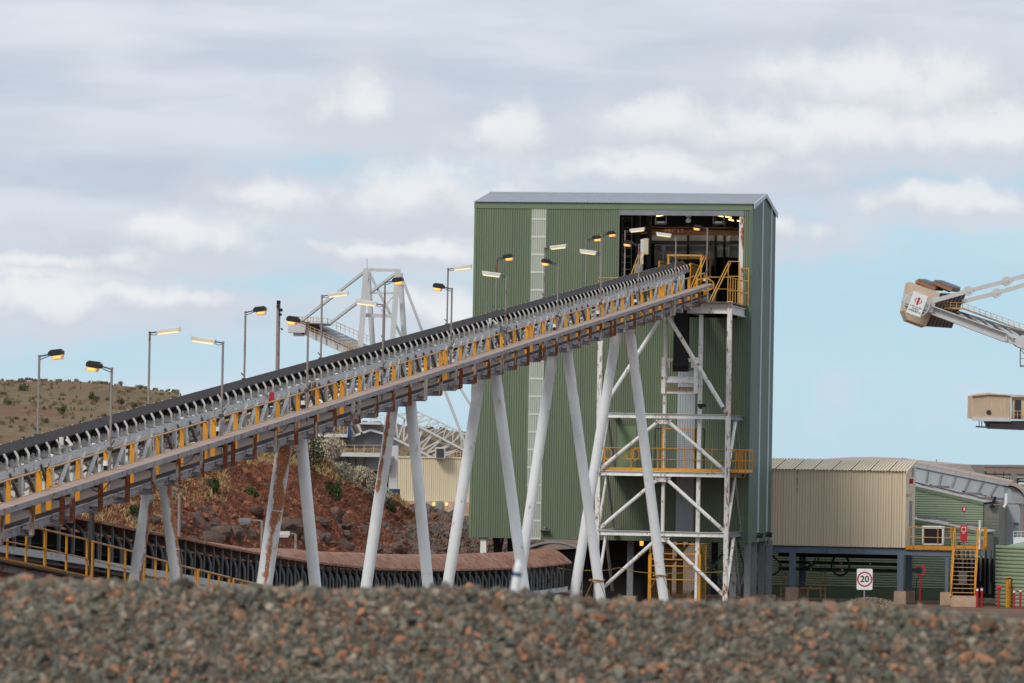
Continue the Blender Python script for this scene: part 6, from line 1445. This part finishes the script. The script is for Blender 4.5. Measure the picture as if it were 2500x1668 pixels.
# boom girder, slanting down to the right and on beyond the frame
g = MB().prism([wr(300, 370, -1), wr(350, 383, -1), wr(1065, 640, -1), wr(1065, 715, -1), wr(960, 692, -1), wr(330, 452, -1), wr(290, 440, -1)], (0, 1.2, 0)); rc.part('boom_girder', g, M_far)
rc.part('girder_flange', MB().bar(wr(345, 386, -1.2), wr(985, 618, -1.2), 1.6, .18).bar(wr(335, 452, -1.2), wr(965, 690, -1.2), 1.6, .18), M_far)
for (x, y) in ((338, 418), (985, 655)): rc.part('girder_stiffener', MB().bar(wr(x, y - 34, -1.3), wr(x, y + 34, -1.3), .25, .3), M_far)
rc.part('boom_knee', MB().prism([wr(960, 618, -1), wr(1050, 665, -1), wr(1200, 610, -1), wr(1700, 700, -1), wr(1700, 900, -1), wr(1200, 780, -1), wr(1080, 735, -1), wr(1020, 680, -1)], (0, 2.5, 0)), M_far)
rc.part('far_girder', MB().prism([wr(560, 420, 7), wr(1250, 640, 7), wr(1250, 690, 7), wr(560, 470, 7)], (0, 1, 0)), M_fargrey)
for k in range(5): x = 560 + 110 * k; y = 445 + 36 * k; rc.part('plan_brace', MB().bar(wr(x, y - 8, 6), wr(x + 120 if k % 2 else x + 90, y + 55 + (k % 2) * 10, 0), .3, .3), M_far)
# walkway and rails
rc.part('walkway', MB().bar(wr(400, 398, 4), wr(600, 405, 4), 1.5, .3).bar(wr(600, 400, 4), wr(1300, 655, 4), 1.5, .22), M_faryellow)
prail(rc, [zp6(400, 395), zp6(605, 405)], YR + 3, 14, 14); prail(rc, [zp6(605, 402), zp6(1300, 652)], YR + 3, 13, 14)
# eyebar stays with pin plates
for pts, d in (([(345, 340), (655, 252), (990, 166), (1320, 68)], -1.5), ([(600, 345), (900, 270), (1320, 148)], 6)):
    for a, b in zip(pts, pts[1:]): rc.part('eyebar', MB().bar(wr(*a, d), wr(*b, d), .5, .75), M_far)
    for a in pts[(1 if d < 0 else 1):-1]: c = wr(*a, d); rc.part('pin_plate', MB().tube(c - Vector((0, .5, 0)), c + Vector((0, .5, 0)), .85, n=16).tube(c - Vector((0, .62, 0)), c + Vector((0, .62, 0)), .3, n=10), M_far)
rc.part('stay_anchor', MB().prism([wr(322, 330, -1.6), wr(360, 303, -1.6), wr(470, 300, -1.6), wr(400, 330, -1.6), wr(365, 362, -1.6), wr(345, 440, -1.6), wr(315, 440, -1.6)], (0, .9, 0)), M_far)
rc.part('tail_beam', MB().bar(wr(85, 310, -1), wr(330, 400, -1), .8, 1.5), M_far)
# ring and board
c = wr(208, 368, -3); ring = MB(); rr_ = 2.17
rgp = [c + Vector((rr_ * math.cos(a), 0, rr_ * math.sin(a))) for a in [2 * math.pi * k / 40 for k in range(41)]]; ring.path(rgp, .1, 6); rc.part('ring', ring, M_far)
ux = Vector((math.cos(th - ROLL), 0, -math.sin(th - ROLL))); uz = Vector((math.sin(th - ROLL), 0, math.cos(th - ROLL)))
for q in (-.75, 0, .75): rc.part('ring_bar', MB().bar(c + uz * q - ux * 2.1, c + uz * q + ux * 2.1, .1, .14), M_far)
rc.part('ring_bar', MB().bar(c - uz * 2.1, c + uz * 2.1, .1, .14), M_far)
bw, bh = 1.31, 1.94; cb = c + Vector((0, -.3, 0))
bo = rc.part('logo_board', MB().prism([cb + ux * bw * i + uz * bh * j for i, j in ((-1, 1), (1, 1), (1, -1), (-1, -1))], (0, .15, 0)), M_signwhite)
lg_ = MB(); e = Vector((0, -.03, 0)); cl = cb + uz * .62 + e
for k in range(7): q = -.62 + k * .19; lg_.prism([cl + ux * i * .18 + uz * (q + j * .085) for i, j in ((-1, 1), (1, 1), (1, -1), (-1, -1))], (0, .02, 0))
for sg in (-1, 1):
    o_, i_ = [], []
    for k in range(13): a = R(-62 + 124 * k / 12); o_.append(cl + ux * sg * (.05 + .62 * math.cos(a)) + uz * .48 * math.sin(a)); i_.append(cl + ux * sg * (.05 + .47 * math.cos(a) ) + uz * .42 * math.sin(a))
    for k in range(12):
        lg_.add([o_[k], o_[k + 1], i_[k + 1], i_[k]], [(0, 1, 2, 3)])
rc.part('emblem', lg_, M_signred, bo)
def btext(body, dz, size):
    cu_ = bpy.data.curves.new('lettering', 'FONT'); cu_.body = body; cu_.size = size; cu_.extrude = .005; cu_.align_x = 'CENTER'; cu_.align_y = 'CENTER'; cu_.offset = .0
    tmp = bpy.data.objects.new('tmp', cu_); COL.objects.link(tmp); me = bpy.data.meshes.new_from_object(tmp.evaluated_get(bpy.context.evaluated_depsgraph_get())); bpy.data.objects.remove(tmp)
    me.materials.clear(); me.materials.append(M_ink); ob = bpy.data.objects.new('lettering', me); COL.objects.link(ob); ob.parent = bo
    ob.location = cb + uz * dz + Vector((0, -.03, 0)) - rc.base; ob.rotation_euler = (R(90), th - ROLL, 0)
btext('CITIC PACIFIC', -.5, .34); btext('MINING', -.86, .34); btext('中信泰富矿业', -1.28, .36)
# support beyond the frame so the boom does not hang in the air
rc.part('mast', MB().bar(wr(1500, -300, 0), wr(1500, 800, 0), 2, 2).bar(wr(1320, 68, -1.5), wr(1500, 15, -1.5), .5, .75).bar(wr(1320, 148, 6), wr(1500, 95, 6), .5, .75), M_far)
rc.part('slew_base', MB().box((wr(1400, 0).x, YR - 3, 0), (wr(1800, 0).x, YR + 9, wr(1400, 800).z)), M_fargrey)
rc.part('hanging_stair', MB().bar(wr(1108, 755, -1), wr(1108, 910, -1), .2, .2).bar(wr(1105, 905, -1), wr(1300, 905, -1), .3, .3).bar(wr(1105, 840, -1), wr(1300, 840, -1), .12, .12).bar(wr(1115, 765, -1), wr(1180, 850, -1), .15, .15), M_farrust)
# operator house below
ch = T('drive_house', 'tan ribbed drive house with railed porch at the right edge', 'cabin', (wr(1000, 1300).x, YR - 20, 0), False)
def wc(x, y, d=0.): return W(*zp6(x, y), YR - 20 + d)
n_ = 9; a, b = wc(686, 1357), wc(1026, 1165)
for k in range(n_):
    ww = (b.x - a.x) / n_; ch.part('cladding_sheet', MB().corr((a.x + k * ww, YR - 20, a.z), (1, 0, 0), (0, 0, 1), (0, -1, 0), ww, 0, ww / 3, .06, .3, hfun=lambda x, k=k, ww=ww: (b.z - a.z) + .5 * (1 - abs((k * ww + x) / (b.x - a.x) * 1.0 - .42) / .58)), M_cw)
ch.part('body', MB().box((a.x, YR - 19.9, a.z), (wc(1500, 0).x, YR - 12, b.z)), M_cw); ch.part('roof_edge', MB().bar(wc(684, 1163, -.2), wc(830, 1149, -.2), .6, .15).bar(wc(830, 1149, -.2), wc(1140, 1162, -.2), .6, .15).bar(wc(1026, 1170, -.2), wc(1500, 1172, -.2), .6, .2), M_cw)
ch.part('corner_post', MB().bar(wc(1026, 1168, -.1), wc(1026, 1362, -.1), .3, .3), M_far); ch.part('sill', MB().bar(wc(690, 1366, -.2), wc(1026, 1372, -.2), .5, .6), M_far)
ch.part('door', MB().box((wc(1032, 0).x, YR - 20.0, wc(0, 1335).z), (wc(1062, 0).x, YR - 19.85, wc(0, 1215).z)), M_far); ch.part('porch_recess', MB().box((wc(1078, 0).x, YR - 20.02, wc(0, 1340).z), (wc(1132, 0).x, YR - 19.86, wc(0, 1180).z)), M_fardark)
c = wc(834, 1306, -.3); ch.part('vent_cowl', MB().tube(c, c + Vector((0, .5, 0)), .4, n=10), M_fardark)
prail(ch, [zp6(1030, 1362), zp6(1500, 1370)], YR - 21, 19, 14)
ch.part('underframe', MB().prism([wc(815, 1380), wc(1500, 1380), wc(1500, 1460), wc(1140, 1460), wc(850, 1448)], (0, 6, 0)), M_fardark); ch.part('catwalk', MB().bar(wc(724, 1431), wc(860, 1440), 1.5, .25), M_fardark)
for x in (750, 772, 805): ch.part('catwalk_post', MB().bar(wc(x, 1431), wc(x, 1382), .14, .14), M_fargrey)
ch.part('support_tower', MB().box((wc(1300, 0).x, YR - 20, 0), (wc(1500, 0).x, YR - 12, wc(0, 1460).z)), M_fargrey)
# far gantry on piers and covered stockpile
fg = T('far_gantry', 'dark low conveyor gantry on concrete piers near the horizon', 'gantry', (W(2440, 1180, 460).x, 460, 0), False)
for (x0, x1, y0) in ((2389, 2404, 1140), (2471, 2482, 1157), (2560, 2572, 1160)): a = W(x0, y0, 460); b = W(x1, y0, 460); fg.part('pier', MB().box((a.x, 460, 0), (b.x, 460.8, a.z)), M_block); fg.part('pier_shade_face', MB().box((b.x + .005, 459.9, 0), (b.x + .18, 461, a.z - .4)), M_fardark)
for (x0, y0, x1, y1, w_) in ((2404, 1141.5, 2640, 1146, 2), (2345, 1156, 2640, 1163, 3.2), (2380, 1166, 2640, 1172, 5), (2440, 1175, 2640, 1180, 4), (2350, 1150.5, 2360, 1151, 2)): fg.part('girder', pbar(MB(), (x0, y0), (x1, y1), 461.5, w_), M_fardark)
for x in (2353, 2429, 2450): fg.part('gantry_post', pbar(MB(), (x, 1151), (x, 1166), 461.4, 2), M_fardark)
for k in range(14): fg.part('idler_frame', pbar(MB(), (2425 + 6 * k, 1167 + .2 * k), (2428 + 6 * k, 1172 + .2 * k), 461., 1.6), M_far)
p = W(2135, 1116, 620); zt = p.z
dm = MB(); prof = [(0, 1.), (3, .93), (7, .62), (12, .25), (17, 0)]
for j in range(4):
    for k in range(24):
        q0, q1 = 2 * math.pi * k / 24, 2 * math.pi * (k + 1) / 24; (ra, ha), (rb_, hb_) = prof[j], prof[j + 1]; zz = lambda h_: zt - 1.0 + h_ * 1.0 if h_ > 0 else 0.
        dm.add([(p.x + ra * math.cos(q0), 620 + ra * math.sin(q0), zz(ha)), (p.x + rb_ * math.cos(q0), 620 + rb_ * math.sin(q0), zz(hb_)), (p.x + rb_ * math.cos(q1), 620 + rb_ * math.sin(q1), zz(hb_)), (p.x + ra * math.cos(q1), 620 + ra * math.sin(q1), zz(ha))], [(0, 1, 2, 3)], True)
solo('stockpile_dome', dm, M_ducttop, 'low brown dome roof showing above the beige switchroom', 'dome', (p.x, 620, 0), False)
p = W(2286, 1136, 3000); solo('far_tower', MB().tube((p.x, 3000, 0), (p.x, 3000, W(2286, 1121, 3000).z), .3, n=5), M_fargrey, 'hair-thin radio mast on the horizon', 'mast', (p.x, 3000, 0), False)
